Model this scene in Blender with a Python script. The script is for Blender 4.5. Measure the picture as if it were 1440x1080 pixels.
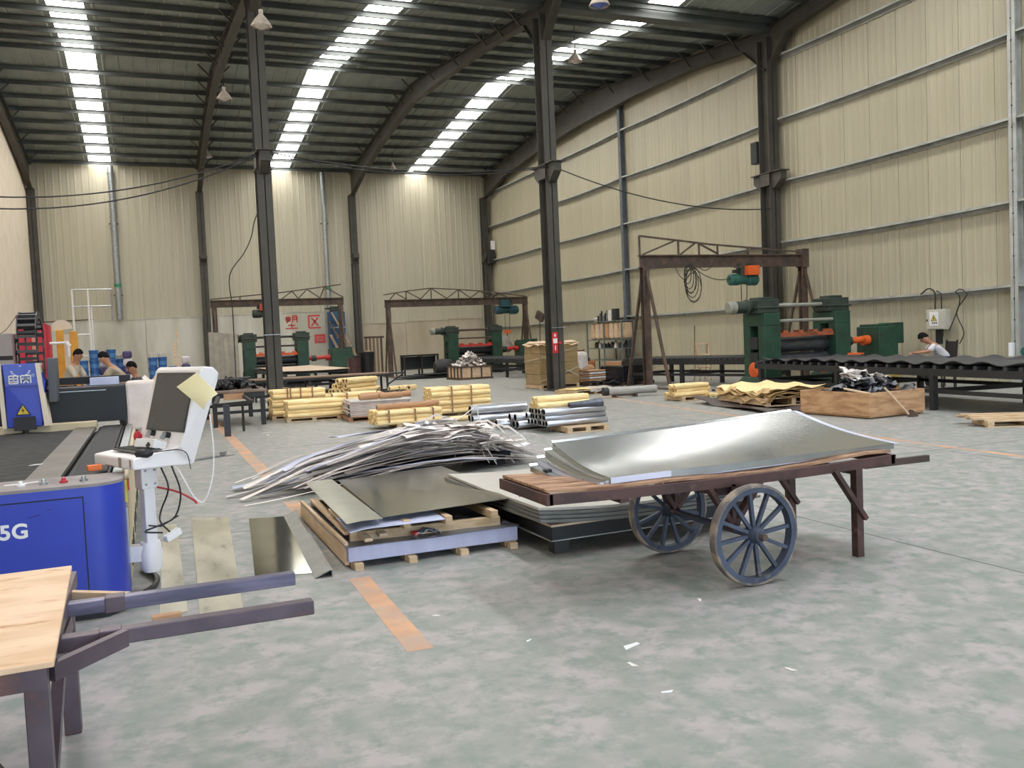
import bpy, bmesh, math, random
from math import sin, cos, pi, radians as R
from mathutils import Vector, Matrix, Euler

for o in list(bpy.data.objects):
    bpy.data.objects.remove(o, do_unlink=True)
SC = bpy.context.scene
COL = SC.collection
rnd = random.Random(11)

# ------------------------------------------------------------------ camera
CAM_POS = (-18.9951, -49.5934, 1.5736)
YAW, PITCH, ROLL, FPX = 0.387608, -0.051244, -0.043212, 1248.755
fw = Vector((sin(YAW) * cos(PITCH), cos(YAW) * cos(PITCH), sin(PITCH)))
rt0 = Vector((cos(YAW), -sin(YAW), 0)); up0 = rt0.cross(fw)
rt = rt0 * cos(ROLL) + up0 * sin(ROLL); up = -rt0 * sin(ROLL) + up0 * cos(ROLL)
cam = bpy.data.cameras.new('camera'); co = bpy.data.objects.new('camera', cam); COL.objects.link(co)
co.matrix_world = Matrix(((rt.x, up.x, -fw.x, CAM_POS[0]), (rt.y, up.y, -fw.y, CAM_POS[1]), (rt.z, up.z, -fw.z, CAM_POS[2]), (0, 0, 0, 1)))
cam.sensor_fit = 'HORIZONTAL'; cam.sensor_width = 36.0; cam.lens = 36.0 * FPX / 1440
cam.clip_start = 0.05; cam.clip_end = 300
SC.camera = co

# ------------------------------------------------------------------ sky, exposure
SKY_STRENGTH = 7.0
SKYLIGHT_STRENGTH = 14.5
BOOSTED_SKYLIGHT_STRENGTH = 26.0
SC.view_settings.view_transform = 'Standard'; SC.view_settings.look = 'None'
SC.view_settings.gamma = 1.0; SC.view_settings.use_curve_mapping = False
SC.view_settings.exposure = 0.04
W = bpy.data.worlds.new('overcast_sky'); SC.world = W; W.use_nodes = True
bgn = W.node_tree.nodes['Background']; bgn.inputs[0].default_value = (0.70, 0.84, 1.0, 1); bgn.inputs[1].default_value = SKY_STRENGTH

# ------------------------------------------------------------------ helpers
def lin(c):
    c = c / 255.0
    return c / 12.92 if c <= 0.04045 else ((c + 0.055) / 1.055) ** 2.4
def rgb(c): return (lin(c[0]), lin(c[1]), lin(c[2]), 1)

def M(name, c1, c2=None, rough=0.6, metal=0.0, scale=4.0, amt=0.5, detail=4.0, bump=0.0, bscale=30.0, stretch=(1, 1, 1), spec=0.5, c3=None, s3=1.2, t3=(0.5, 0.62), rvar=0.0, world=False, emit=0.0, alpha=1.0, trans=0.0):
    m = bpy.data.materials.new(name); m.use_nodes = True
    nt = m.node_tree; N = nt.nodes; L = nt.links; b = N['Principled BSDF']
    b.inputs['Roughness'].default_value = rough; b.inputs['Metallic'].default_value = metal
    b.inputs['Specular IOR Level'].default_value = spec
    b.inputs['Base Color'].default_value = rgb(c1)
    if c2 is None: c2 = tuple(x * 0.86 for x in c1)
    if world:
        g = N.new('ShaderNodeNewGeometry'); src = g.outputs['Position']
    else:
        g = N.new('ShaderNodeTexCoord'); src = g.outputs['Object']
    mp = N.new('ShaderNodeMapping'); mp.inputs['Scale'].default_value = stretch; L.new(src, mp.inputs['Vector'])
    nz = N.new('ShaderNodeTexNoise'); nz.inputs['Scale'].default_value = scale; nz.inputs['Detail'].default_value = detail
    L.new(mp.outputs[0], nz.inputs['Vector'])
    rp = N.new('ShaderNodeValToRGB')
    rp.color_ramp.elements[0].position = 0.5 - 0.28 * (1.2 - amt); rp.color_ramp.elements[1].position = 0.5 + 0.28 * (1.2 - amt)
    rp.color_ramp.elements[0].color = rgb(c1); rp.color_ramp.elements[1].color = rgb(c2)
    L.new(nz.outputs['Fac'], rp.inputs[0]); out = rp.outputs[0]
    if c3 is not None:
        n3 = N.new('ShaderNodeTexNoise'); n3.inputs['Scale'].default_value = s3; n3.inputs['Detail'].default_value = 6; n3.inputs['Roughness'].default_value = 0.65
        L.new(mp.outputs[0], n3.inputs['Vector'])
        r3 = N.new('ShaderNodeValToRGB'); r3.color_ramp.elements[0].position = t3[0]; r3.color_ramp.elements[1].position = t3[1]
        L.new(n3.outputs['Fac'], r3.inputs[0])
        mx = N.new('ShaderNodeMix'); mx.data_type = 'RGBA'; L.new(r3.outputs[0], mx.inputs[0]); L.new(out, mx.inputs[6]); mx.inputs[7].default_value = rgb(c3)
        out = mx.outputs[2]
    L.new(out, b.inputs['Base Color'])
    if rvar:
        mr = N.new('ShaderNodeMapRange'); mr.inputs[3].default_value = rough - rvar; mr.inputs[4].default_value = rough + rvar
        L.new(nz.outputs['Fac'], mr.inputs[0]); L.new(mr.outputs[0], b.inputs['Roughness'])
    if bump:
        nb = N.new('ShaderNodeTexNoise'); nb.inputs['Scale'].default_value = bscale; nb.inputs['Detail'].default_value = 3
        L.new(mp.outputs[0], nb.inputs['Vector'])
        bp = N.new('ShaderNodeBump'); bp.inputs['Strength'].default_value = bump; bp.inputs['Distance'].default_value = 0.02
        L.new(nb.outputs['Fac'], bp.inputs['Height']); L.new(bp.outputs[0], b.inputs['Normal'])
    if emit:
        b.inputs['Emission Color'].default_value = rgb(c1); b.inputs['Emission Strength'].default_value = emit
    if trans: b.inputs['Transmission Weight'].default_value = trans
    if alpha < 1: b.inputs['Alpha'].default_value = alpha
    return m

class MB:
    """collects shapes into one mesh"""
    def __init__(s, org=(0, 0, 0)):
        s.v = []; s.f = []; s.o = Vector(org)
    def add(s, vs, fs):
        n = len(s.v); s.v += [Vector(p) - s.o for p in vs]; s.f += [tuple(i + n for i in f) for f in fs]; return s
    def box(s, c, d, rz=0.0, rot=None):
        h = [x / 2 for x in d]
        m = Euler(rot).to_matrix() if rot else Matrix.Rotation(rz, 3, 'Z')
        vs = [Vector(c) + m @ Vector((x * h[0], y * h[1], z * h[2])) for x in (-1, 1) for y in (-1, 1) for z in (-1, 1)]
        return s.add(vs, [(0, 1, 3, 2), (4, 6, 7, 5), (0, 4, 5, 1), (2, 3, 7, 6), (0, 2, 6, 4), (1, 5, 7, 3)])
    def b2(s, a, b):
        return s.box([(a[i] + b[i]) / 2 for i in range(3)], [abs(b[i] - a[i]) for i in range(3)])
    def beam(s, a, b, w, h, up=(0, 0, 1)):
        a = Vector(a); b = Vector(b); t = (b - a).normalized(); u = Vector(up)
        sd = t.cross(u)
        if sd.length < 1e-4: sd = t.cross(Vector((0, 1, 0)))
        sd.normalize(); u = sd.cross(t)
        vs = [p + sd * (x * w / 2) + u * (z * h / 2) for p in (a, b) for x in (-1, 1) for z in (-1, 1)]
        return s.add(vs, [(0, 1, 3, 2), (4, 6, 7, 5), (0, 4, 5, 1), (2, 3, 7, 6), (0, 2, 6, 4), (1, 5, 7, 3)])
    def ibeam(s, a, b, w, h, t=0.03, up=(0, 0, 1)):
        a = Vector(a); b = Vector(b); d = (b - a).normalized(); u = Vector(up); sd = d.cross(u).normalized(); u = sd.cross(d)
        s.beam(a + u * (h / 2 - t / 2), b + u * (h / 2 - t / 2), w, t, up); s.beam(a - u * (h / 2 - t / 2), b - u * (h / 2 - t / 2), w, t, up)
        return s.beam(a, b, t, h - 2 * t, up)
    def tube(s, a, b, r, n=12, r2=None, caps=True):
        a = Vector(a); b = Vector(b); r2 = r if r2 is None else r2; t = (b - a).normalized()
        x = t.cross(Vector((0, 0, 1)));
        if x.length < 1e-3: x = t.cross(Vector((0, 1, 0)))
        x.normalize(); y = t.cross(x)
        vs = [a + (x * cos(2 * pi * i / n) + y * sin(2 * pi * i / n)) * r for i in range(n)] + [b + (x * cos(2 * pi * i / n) + y * sin(2 * pi * i / n)) * r2 for i in range(n)]
        fs = [(i, (i + 1) % n, n + (i + 1) % n, n + i) for i in range(n)]
        if caps: fs += [tuple(range(n - 1, -1, -1)), tuple(range(n, 2 * n))]
        return s.add(vs, fs)
    def rings(s, a, b, prof, n=16):
        """surface of revolution about a->b; prof = [(t along in metres, radius)]"""
        a = Vector(a); b = Vector(b); t = (b - a).normalized()
        x = t.cross(Vector((0, 0, 1)))
        if x.length < 1e-3: x = t.cross(Vector((0, 1, 0)))
        x.normalize(); y = t.cross(x); vs = []; fs = []
        for (d, r) in prof:
            vs += [a + t * d + (x * cos(2 * pi * i / n) + y * sin(2 * pi * i / n)) * max(r, 1e-4) for i in range(n)]
        for k in range(len(prof) - 1):
            fs += [(k * n + i, k * n + (i + 1) % n, (k + 1) * n + (i + 1) % n, (k + 1) * n + i) for i in range(n)]
        return s.add(vs, fs)
    def path(s, pts, r, n=6):
        pts = [Vector(p) for p in pts]; vs = []; fs = []; px = None
        if 4 <= len(pts) <= 10 and n > 4:                            # rounded through the points
            e = [pts[0] * 2 - pts[1]] + pts + [pts[-1] * 2 - pts[-2]]; out = []
            for a, b, c, d in zip(e[:-3], e[1:-2], e[2:-1], e[3:]):
                for k in range(4):
                    t = k / 4; out.append(.5 * (2 * b + (c - a) * t + (2 * a - 5 * b + 4 * c - d) * t * t + (3 * b - a - 3 * c + d) * t ** 3))
            pts = out + [pts[-1]]
        for k, p in enumerate(pts):
            t = (pts[min(k + 1, len(pts) - 1)] - pts[max(k - 1, 0)]).normalized()
            x = t.cross(Vector((0, 0, 1))) if px is None else px - t * px.dot(t)
            if x.length < 1e-3: x = t.cross(Vector((0, 1, 0)))
            x.normalize(); px = x; y = t.cross(x)
            vs += [p + (x * cos(2 * pi * i / n) + y * sin(2 * pi * i / n)) * r for i in range(n)]
        for k in range(len(pts) - 1):
            fs += [(k * n + i, k * n + (i + 1) % n, (k + 1) * n + (i + 1) % n, (k + 1) * n + i) for i in range(n)]
        fs += [tuple(range(n - 1, -1, -1)), tuple(range((len(pts) - 1) * n, len(pts) * n))]
        return s.add(vs, fs)
    def prism(s, pts, ext):
        """closed polygon pts (3D) extruded by vector ext"""
        n = len(pts); e = Vector(ext); vs = [Vector(p) for p in pts] + [Vector(p) + e for p in pts]
        return s.add(vs, [tuple(range(n - 1, -1, -1)), tuple(range(n, 2 * n))] + [(i, (i + 1) % n, n + (i + 1) % n, n + i) for i in range(n)])
    def grid(s, g, th=(0, 0, -0.004)):
        """g[i][j] points -> sheet of thickness th"""
        a = len(g); b = len(g[0]); e = Vector(th)
        vs = [Vector(p) for r in g for p in r]; vs += [p + e for p in vs]; k = a * b; fs = []
        for i in range(a - 1):
            for j in range(b - 1):
                q = (i * b + j, i * b + j + 1, (i + 1) * b + j + 1, (i + 1) * b + j); fs += [q, tuple(x + k for x in reversed(q))]
        bd = [(0, j) for j in range(b)] + [(i, b - 1) for i in range(1, a)] + [(a - 1, j) for j in range(b - 2, -1, -1)] + [(i, 0) for i in range(a - 2, 0, -1)]
        ids = [i * b + j for i, j in bd]
        fs += [(ids[i], ids[i] + k, ids[(i + 1) % len(ids)] + k, ids[(i + 1) % len(ids)]) for i in range(len(ids))]
        return s.add(vs, fs)
    def mesh(s, name):
        me = bpy.data.meshes.new(name); me.from_pydata([tuple(p) for p in s.v], [], s.f)
        bm = bmesh.new(); bm.from_mesh(me); bmesh.ops.recalc_face_normals(bm, faces=bm.faces); bm.to_mesh(me); bm.free()
        return me

def obj(name, mb, mat, parent=None, smooth=0, bevel=0.0, **kw):
    me = mb if isinstance(mb, bpy.types.Mesh) else mb.mesh(name)
    if mat is not None and not me.materials:
        for mm in (mat if isinstance(mat, (list, tuple)) else [mat]): me.materials.append(mm)
    o = bpy.data.objects.new(name, me); COL.objects.link(o)
    if parent is not None: o.parent = parent
    if smooth:
        for p in me.polygons: p.use_smooth = True
        me.set_sharp_from_angle(angle=R(smooth))
    if bevel:
        bv = o.modifiers.new('edge', 'BEVEL'); bv.width = bevel; bv.segments = 2; bv.limit_method = 'ANGLE'; bv.angle_limit = R(40)
    for k, v in kw.items(): o[k] = v
    return o
def tag(o, label, cat, group=None, kind=None):
    o['label'] = label; o['category'] = cat
    if group: o['group'] = group
    if kind: o['kind'] = kind
    return o
def thing(name, label, cat, loc=(0, 0, 0), rz=0.0, group=None, kind=None):
    o = bpy.data.objects.new(name, None); COL.objects.link(o); o.location = loc; o.rotation_euler = (0, 0, rz); o.empty_display_size = 0.1
    return tag(o, label, cat, group, kind)
def dup(root, loc, rz=0.0, label=None, group=None, rot=None):
    r = root.copy(); COL.objects.link(r); r.location = loc; r.rotation_euler = rot if rot else (0, 0, rz)
    if label: r['label'] = label
    if group: r['group'] = group
    for ch in list(root.children):
        c = ch.copy(); COL.objects.link(c); c.parent = r
        for g in ch.children:
            d = g.copy(); COL.objects.link(d); d.parent = c
    return r
def struct(name, mb, mat, parent=None, **kw):
    o = obj(name, mb, mat, parent, **kw)
    if parent is None: o['kind'] = 'structure'
    return o
def sag(a, b, drop, n=14):
    a = Vector(a); b = Vector(b)
    return [a.lerp(b, i / n) - Vector((0, 0, drop * 4 * (i / n) * (1 - i / n))) for i in range(n + 1)]
xr_now = -8
# ------------------------------------------------------------------ materials
m_floor = M('floor_paint', (140, 141, 134), (166, 158, 155), rough=0.5, scale=3.8, amt=0.85, detail=10, c3=(122, 132, 122), s3=7.5, t3=(0.45, 0.65), bump=0.06, bscale=18, rvar=0.12, world=True)
m_wallp = M('wall_sheet', (178, 170, 146), (168, 160, 135), rough=0.42, scale=0.7, stretch=(1, 1, 0.25))
m_wallb = M('back_wall_sheet', (190, 183, 162), (178, 171, 148), rough=0.45, scale=0.7, stretch=(1, 1, 0.2))
m_plaster = M('cream_plaster', (226, 212, 192), (214, 200, 180), rough=0.9, scale=1.5)
m_beige = M('stained_beige_sheet', (190, 178, 156), (172, 159, 136), rough=0.8, scale=1.3, amt=0.5, stretch=(1, 1, 0.5))
m_white_sheet = M('dusty_white_sheet', (206, 204, 192), (178, 174, 158), rough=0.5, scale=0.9, amt=0.8, stretch=(1, 1, 0.2))
m_roof = M('roof_sheet', (150, 156, 150), (130, 136, 130), rough=0.6, scale=1.0, world=True)
m_purlin = M('purlin_grey', (84, 88, 86), (66, 70, 68), rough=0.55, scale=1.2, world=True)
m_steel = M('dark_grey_steel', (74, 70, 62), (60, 57, 51), rough=0.55, scale=2.0, c3=(92, 84, 72), s3=2.5, t3=(0.6, 0.75))
m_galv = M('galvanised_steel', (176, 180, 180), (150, 154, 156), rough=0.38, metal=0.7, scale=8)
m_girt = M('galvanised_girt', (186, 188, 182), (158, 158, 150), rough=0.45, metal=0.15, scale=3, c3=(112, 92, 72), s3=3, t3=(0.64, 0.8))
m_skylight = M('translucent_skylight', (253, 251, 247), (253, 251, 247), rough=0.5, emit=SKYLIGHT_STRENGTH)
m_skylight2 = M('boosted_skylight', (236, 243, 255), (236, 243, 255), rough=0.5, emit=BOOSTED_SKYLIGHT_STRENGTH)    # two near-bay strips given added, cooler glow to brighten the foreground floor
m_orange_line = M('worn_orange_paint', (206, 156, 118), (186, 146, 118), rough=0.6, scale=3, amt=0.9, c3=(160, 154, 142), s3=3.2, t3=(0.46, 0.7), world=True)
m_dark = M('black', (26, 26, 28), (18, 18, 20), rough=0.6)
m_white = M('white_paint', (232, 230, 228), (222, 220, 218), rough=0.45)

# ------------------------------------------------------------------ building shell
XL, YF = -24.0, -60.0
def roof_z(y):
    t = (-y) % 26.08
    return 11.28 + 1.40 * (1 - abs(t - 13.04) / 13.04)
struct('floor', MB().b2((-30, YF - 6, -0.12), (0.3, 0.3, 0)), m_floor)
struct('ground', MB().b2((-90, YF - 90, -0.3), (60, YF - 6, -0.125)), M('concrete_yard', (150, 148, 142), rough=0.9))

def panel_mesh(w, z0, z1a, z1b, ribs=3):
    """wall panel in local XZ (faces -Y), sloped top z1a->z1b, with raised ribs"""
    b = MB()
    b.prism([(0.006, 0, z0), (w - 0.006, 0, z0), (w - 0.006, 0, z1b), (0.006, 0, z1a)], (0, 0.05, 0))
    for k in range(ribs):
        x = w * (k + 0.5) / ribs
        zz = z1a + (z1b - z1a) * x / w
        b.prism([(x - 0.05, 0, z0), (x - 0.03, -0.012, z0), (x + 0.03, -0.012, z0), (x + 0.05, 0, z0)], (0, 0, min(zz, z1a, z1b) - z0))
    return b
def vary(m, a):
    nt = m.node_tree; b = nt.nodes['Principled BSDF']; lk = b.inputs['Base Color'].links[0]; src = lk.from_socket
    oi = nt.nodes.new('ShaderNodeObjectInfo'); mr = nt.nodes.new('ShaderNodeMapRange'); mr.inputs[3].default_value = 1 - a; mr.inputs[4].default_value = 1 + a * .5
    hs = nt.nodes.new('ShaderNodeHueSaturation'); nt.links.new(oi.outputs['Random'], mr.inputs[0]); nt.links.new(mr.outputs[0], hs.inputs['Value']); nt.links.new(src, hs.inputs['Color']); nt.links.new(hs.outputs[0], b.inputs['Base Color'])
vary(m_wallp, .05); vary(m_wallb, .04); vary(m_roof, .06)
wb = struct('wall_back', MB().b2((XL, 0.06, 0), (0.3, 0.25, 11.6)), m_wallb)
pm = panel_mesh(1.0, 0, 11.3, 11.3).mesh('panel')
for i in range(24):
    o = obj('panel', pm, m_wallb, wb); o.location = (XL + i, 0, 0)
wp = thing('trim_1', 'lower sheet cladding along the foot of the back wall', 'cladding', kind='structure')
for x0, x1, zt, mt in ((-24, -21.6, 3.36, m_white_sheet), (-21.6, -19.0, 3.36, m_white_sheet), (-19.0, -16.2, 3.4, m_white_sheet), (-15.8, -12.9, 3.46, m_white_sheet), (-12.9, -9.75, 3.5, m_white_sheet),
                       (-7.75, -5.2, 2.74, m_beige), (-5.2, -2.6, 2.8, m_beige), (-2.6, -0.55, 2.86, m_beige)):
    obj('cladding_panel', MB().b2((x0 + .01, -0.07, 0), (x1 - .01, -0.02, zt)).b2((x0, -0.1, zt), (x1, -0.01, zt + 0.04)), mt, wp)

wr = struct('wall_right', MB().b2((0.31, YF, 0), (0.5, 0.3, 10.8)), m_wallp)
for i in range(60):
    y0 = -i * 1.0; y1 = y0 - 1.0
    o = obj('panel', panel_mesh(1.0, 0, roof_z(y0) + .02, roof_z(y1) + .02, 4), m_wallp, wr); o.location = (0.25, y0, 0); o.rotation_euler = (0, 0, -pi / 2)
for z in (2.27, 4.25, 6.18, 8.15, 10.12):  # C-section wall girts
    for ya, yb in ((-.35, -8.6), (-8.6, -16.2), (-16.2, -25.8), (-26.35, -34.65), (-34.65, -43.3), (-43.3, -52)):
        b = MB()
        drop = 0.05
        pts = sag((0.12, ya, z), (0.12, yb, z), drop, 8)
        for p, q in zip(pts[:-1], pts[1:]):
            b.beam(p + Vector((0, 0, .07)), q + Vector((0, 0, .07)), 0.2, 0.012); b.beam(p + Vector((.09, 0, 0)), q + Vector((.09, 0, 0)), 0.012, 0.15); b.beam(p + Vector((-.09, 0, .045)), q + Vector((-.09, 0, .045)), 0.012, 0.06)
        obj('girt', b, m_girt, wr)
struct('wall_left', MB().b2((XL - .3, YF, 0), (XL, 0.0, 11.25)).prism([(XL - .3, 0, 11.25), (XL - .3, -13.04, 12.6), (XL - .3, -26.08, 11.25)], (0.3, 0, 0)).prism([(XL - .3, -26.08, 11.25), (XL - .3, -39.12, 12.6), (XL - .3, -52.16, 11.25)], (0.3, 0, 0)), m_plaster)
# entrance wall behind the camera, with a wide open gateway
wf = MB().b2((XL, YF - .2, 5.5), (0.3, YF, 11.3)).b2((XL, YF - .2, 0), (-21, YF, 5.5)).b2((-7, YF - .2, 0), (0.3, YF, 5.5))
struct('wall_front', wf, m_wallp)

# roof: sheets and skylights per slope
ceil = struct('ceiling', MB().b2((XL, -26.3, 10.95), (0.3, -25.86, 11.2)), m_purlin)       # valley gutter
strips = [(-21.12, -20.12), (-12.36, -11.32), (-4.68, -3.64)]
xs = []
prev = XL
for a, b_ in strips + [(0.3, 0.3)]:
    n = max(1, round((a - prev) / 0.95))
    xs += [(prev + (a - prev) * k / n, prev + (a - prev) * (k + 1) / n, 0) for k in range(n)]
    if b_ > a: xs.append((a, b_, 1))
    prev = b_
slopes = [(0.05, -13.04), (-13.04, -26.08), (-26.08, -39.12), (-39.12, -52.16), (-52.16, YF - .2)]
for (ya, yb) in slopes:
    za = roof_z(min(ya, 0)); zb = roof_z(yb) if yb > YF else roof_z(yb)
    if abs(yb + 13.04) < .01 or abs(yb + 39.12) < .01: zb = 12.68
    if abs(ya + 13.04) < .01 or abs(ya + 39.12) < .01: za = 12.68
    if abs(yb + 26.08) < .01 or abs(yb + 52.16) < .01: zb = 11.28
    if abs(ya + 26.08) < .01 or abs(ya + 52.16) < .01: za = 11.28
    for (xa, xb, sk) in xs:
        b = MB()
        b.prism([(xa, ya, za), (xb, ya, za), (xb, yb, zb), (xa, yb, zb)], (0, 0, 0.05))
        sk = sk and ya > -52
        if not sk:
            for k in (0.25, 0.75):
                x = xa + (xb - xa) * k
                b.prism([(x - .05, ya, za), (x - .03, ya, za - .03), (x + .03, ya, za - .03), (x + .05, ya, za)], (0, yb - ya, zb - za))
        obj('skylight_pane' if sk else 'roof_panel', b, (m_skylight2 if ya < -30 and xa > -15 else m_skylight) if sk else m_roof, ceil)
    # purlins, bay by bay
    L_ = abs(yb - ya); n = 9
    for k in range(n + 1):
        t = (0.35 + k * 1.42) / 13.04
        if t * 13.04 > L_ - .15: continue
        if ya > -1 or abs(ya + 26.08) < .1 or abs(ya + 52.16) < .1: y = ya - t * 13.04 - .05
        else: y = yb + t * 13.04 + .05
        z = za + (zb - za) * (ya - y) / L_
        for xa, xb in ((-24, -16), (-16, -8), (-8, 0.2)):
            p = MB(); p.b2((xa + .01, y - .008, z - .19), (xb - .01, y + .008, z - .035)).b2((xa + .01, y - .07, z - .05), (xb - .01, y, z - .035)).b2((xa + .01, y, z - .19), (xb - .01, y + .06, z - .177))
            obj('purlin', p, m_purlin, ceil)

# rafters (tapered I sections) and their braces
def raf_bottom(y):
    t = (-y) % 26.08
    P = [(0, 9.75), (1.0, 9.95), (4.1, 10.65), (8, 11.2), (12.3, 11.62), (13.04, 11.66), (18.5, 11.38), (22, 11.14), (25.0, 10.82), (26.08, 10.75)] if xr_now < -1 else [(0, 9.75), (1.0, 9.95), (3.5, 10.5), (8, 10.9), (13.04, 11.12), (17, 11.15), (20.6, 11.08), (23, 10.92), (25.0, 10.66), (26.08, 10.55)]
    for (a, za), (c, zc) in zip(P[:-1], P[1:]):
        if a <= t <= c: return za + (zc - za) * (t - a) / (c - a)
    return 10.4
for xr in (-24 + .2, -16, -8, -0.12):
    xr_now = xr
    b = MB()
    ys = [-.3, -1.0, -3.5, -8, -13.04, -18, -22, -25, -26.08, -27.2, -30, -34, -39.12, -44, -48, -51, -52.1]
    for y0, y1 in zip(ys[:-1], ys[1:]):
        t0, t1 = roof_z(y0) - .26, roof_z(y1) - .26
        b0 = raf_bottom(y0) if y0 > -26.1 else 10.45 + (raf_bottom(-26.07 - (y0 + 26.08)) - 10.45) * 1.0 if y0 > -39.2 else 11.0
        b1 = raf_bottom(y1) if y1 > -26.1 else 10.45 + (raf_bottom(-26.07 - (y1 + 26.08)) - 10.45) * 1.0 if y1 > -39.2 else 11.0
        b.prism([(xr - .01, y0, b0), (xr - .01, y0, t0), (xr - .01, y1, t1), (xr - .01, y1, b1)], (0.02, 0, 0))
        for zz0, zz1 in ((b0, b1), (t0, t1)):
            b.prism([(xr - .13, y0, zz0), (xr + .13, y0, zz0), (xr + .13, y1, zz1), (xr - .13, y1, zz1)], (0, 0, 0.02))
    ro = struct('rafter_beam', b, m_steel)
    ro['label'] = {-24 + .2: 'dark tapered roof rafter along the cream plaster wall', -16: 'dark roof rafter above the steel column beside the scrap table', -8: 'dark roof rafter above the column with the red sticker', -0.12: 'dark roof rafter along the top of the right panelled wall'}[xr]
    ro['category'] = 'rafter'
    for k in range(1, 18, 1):
        y = -0.45 - k * 1.42 if k < 9 else -13.45 - (k - 9) * 1.42
        if k % 2 == 0 and k not in (8, 16): continue
        zt = roof_z(y) - .14; zb = max(raf_bottom(y) + .05, zt - .5)
        for sx in (-1, 1):
            if (xr < -20 and sx < 0) or (xr > -1 and sx > 0): continue
            obj('brace', MB().beam((xr + sx * .1, y, zb), (xr + sx * (.1 + (zt - zb) * .95), y, zt), 0.05, 0.05), m_steel, ro)

# columns
def column(x, y, ztop, label, w=0.36, d=0.5, corbel=None, base=True, along='y'):
    t = thing('column', label, 'column', (x, y, 0), kind='structure')
    b = MB()
    for s in (-1, 1): b.b2((-w / 2, s * d / 2 - s * .0, 0), (w / 2, s * (d / 2 - .022), ztop))
    b.b2((-.011, -d / 2, 0), (.011, d / 2, ztop)); obj('shaft', b, m_steel, t)
    if base: obj('base_plate', MB().b2((-w / 2 - .08, -d / 2 - .08, 0), (w / 2 + .08, d / 2 + .08, 0.03)), m_steel, t)
    if corbel:
        for s in corbel:
            c = MB()
            if base: c.prism([(-.12, s * d / 2, 6.0), (-.12, s * (d / 2 + .1), 6.0), (-.12, s * (d / 2 + .42), 6.25), (-.12, s * (d / 2 + .42), 6.5), (-.12, s * d / 2, 6.5)], (0.24, 0, 0)).b2((-.2, s * d / 2, 6.5), (.2, s * (d / 2 + .48), 6.53))
            else: c.prism([(-.15, -d / 2, 6.25), (-.15, -d / 2 - .1, 6.25), (-.15, -d / 2 - .3, 6.4), (-.15, -d / 2 - .3, 6.65), (-.15, -d / 2, 6.65)], (0.3, 0, 0))
            obj('corbel', c, m_steel, t)
        obj('stiffener_plates', MB().b2((-w / 2 - .03, -d / 2 - .03, 6.1), (w / 2 + .03, d / 2 + .03, 6.12)).b2((-w / 2 - .03, -d / 2 - .03, 6.5), (w / 2 + .03, d / 2 + .03, 6.53)).b2((-w / 2, -d / 2, 6.12), (-w / 2 + .02, d / 2, 6.5)).b2((w / 2 - .02, -d / 2, 6.12), (w / 2, d / 2, 6.5)), m_steel, t)
    return t
c1 = column(-16, -26.08, 10.75, 'dark steel column beside the double stack of yellow tubes', corbel=(-1, 1))
c2 = column(-8, -26.08, 10.75, 'dark steel column with a red sticker in front of wrapped cartons', corbel=(-1, 1))
c3 = column(-0.12, -26.08, 10.75, 'dark steel column on right wall behind the gantry with orange hoist', corbel=(-1, 1), w=0.4)
column(-23.8, -.3, 9.9, 'dark steel column where cream wall meets back wall', d=.36)
column(-16, -.3, 9.9, 'dark steel back wall column left of the hanging cable', d=.36, corbel=(1,), base=False)
column(-8, -.3, 9.9, 'dark steel back wall column behind the leaning timber', d=.36, corbel=(1,), base=False)
column(-.2, -.3, 9.9, 'dark steel column in the far corner of the hall', d=.36, corbel=(1,), base=False)
for y, lab in ((-8.6, 'slim grey wall post hidden behind the sticker column'), (-16.2, 'slim blue-grey wall post behind the shelf of pale cartons'), (-34.65, 'pale galvanised wall post right of the electrical box'), (-43.3, 'pale galvanised wall post nearest the gateway')):
    t = thing('column', lab, 'wall post', (0.1, y, 0), kind='structure')
    b = MB().b2((-.1, -.1, 0), (-.085, .1, roof_z(y) - .3)).b2((.085, -.1, 0), (.1, .1, roof_z(y) - .3)).b2((-.1, -.008, 0), (.1, .008, roof_z(y) - .3))
    obj('shaft', b, m_girt if y < -20 else M('blue_grey_steel', (104, 110, 116), (88, 92, 96), rough=.5), t)
    if y < -20:
        bb = MB()
        for k in range(22): bb.box((-.105, 0.0, .5 + k * .5), (.012, .03, .03))
        obj('bolt_holes', bb, m_dark, t)
# floor markings
def line(pts, w, name='floor_marking', lab=''):
    b = MB()
    for p, q in zip(pts[:-1], pts[1:]):
        p = Vector(p); q = Vector(q); n = Vector((-(q - p).y, (q - p).x, 0)).normalized() * w / 2
        b.prism([p - n, p + n, q + n, q - n], (0, 0, .0015))
    o = struct(name, b, m_orange_line); o['label'] = lab; o['category'] = 'floor line'; return o
line([(-17.76, -43.68, 0), (-17.79, -45.25, 0)], .14, lab='short orange floor stripe in front of the sheet pallet')
line([(-17.68, -24.0, 0), (-17.70, -38.4, 0)], .17, lab='orange floor stripe running under the scrap table')
line([(-17.72, -40.3, 0), (-17.73, -41.2, 0)], .15, lab='orange floor stripe behind the mirror sheet')
line([(-8.3, -29.3, 0), (-8.75, -32.5, 0), (-9.12, -35.38, 0), (-9.42, -38.37, 0), (-9.83, -40.51, 0), (-10.0, -43.2, 0)], .10, lab='thin faded orange floor line curving past the plywood crate')
# expansion joints of the slab
jb = MB()
for y in (-29.5, -35.2, -41.6): jb.b2((XL, y - .006, 0), (0, y + .006, .0012))
for x in (-20.2, -14.1, -10.2, -4): jb.b2((x - .005, YF, 0), (x + .005, 0, .0012))
o = struct('trim_2', jb, M('joint_filler', (112, 114, 108), rough=.8)); o['label'] = 'thin dark expansion joints in the floor slab'; o['category'] = 'floor joint'
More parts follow.
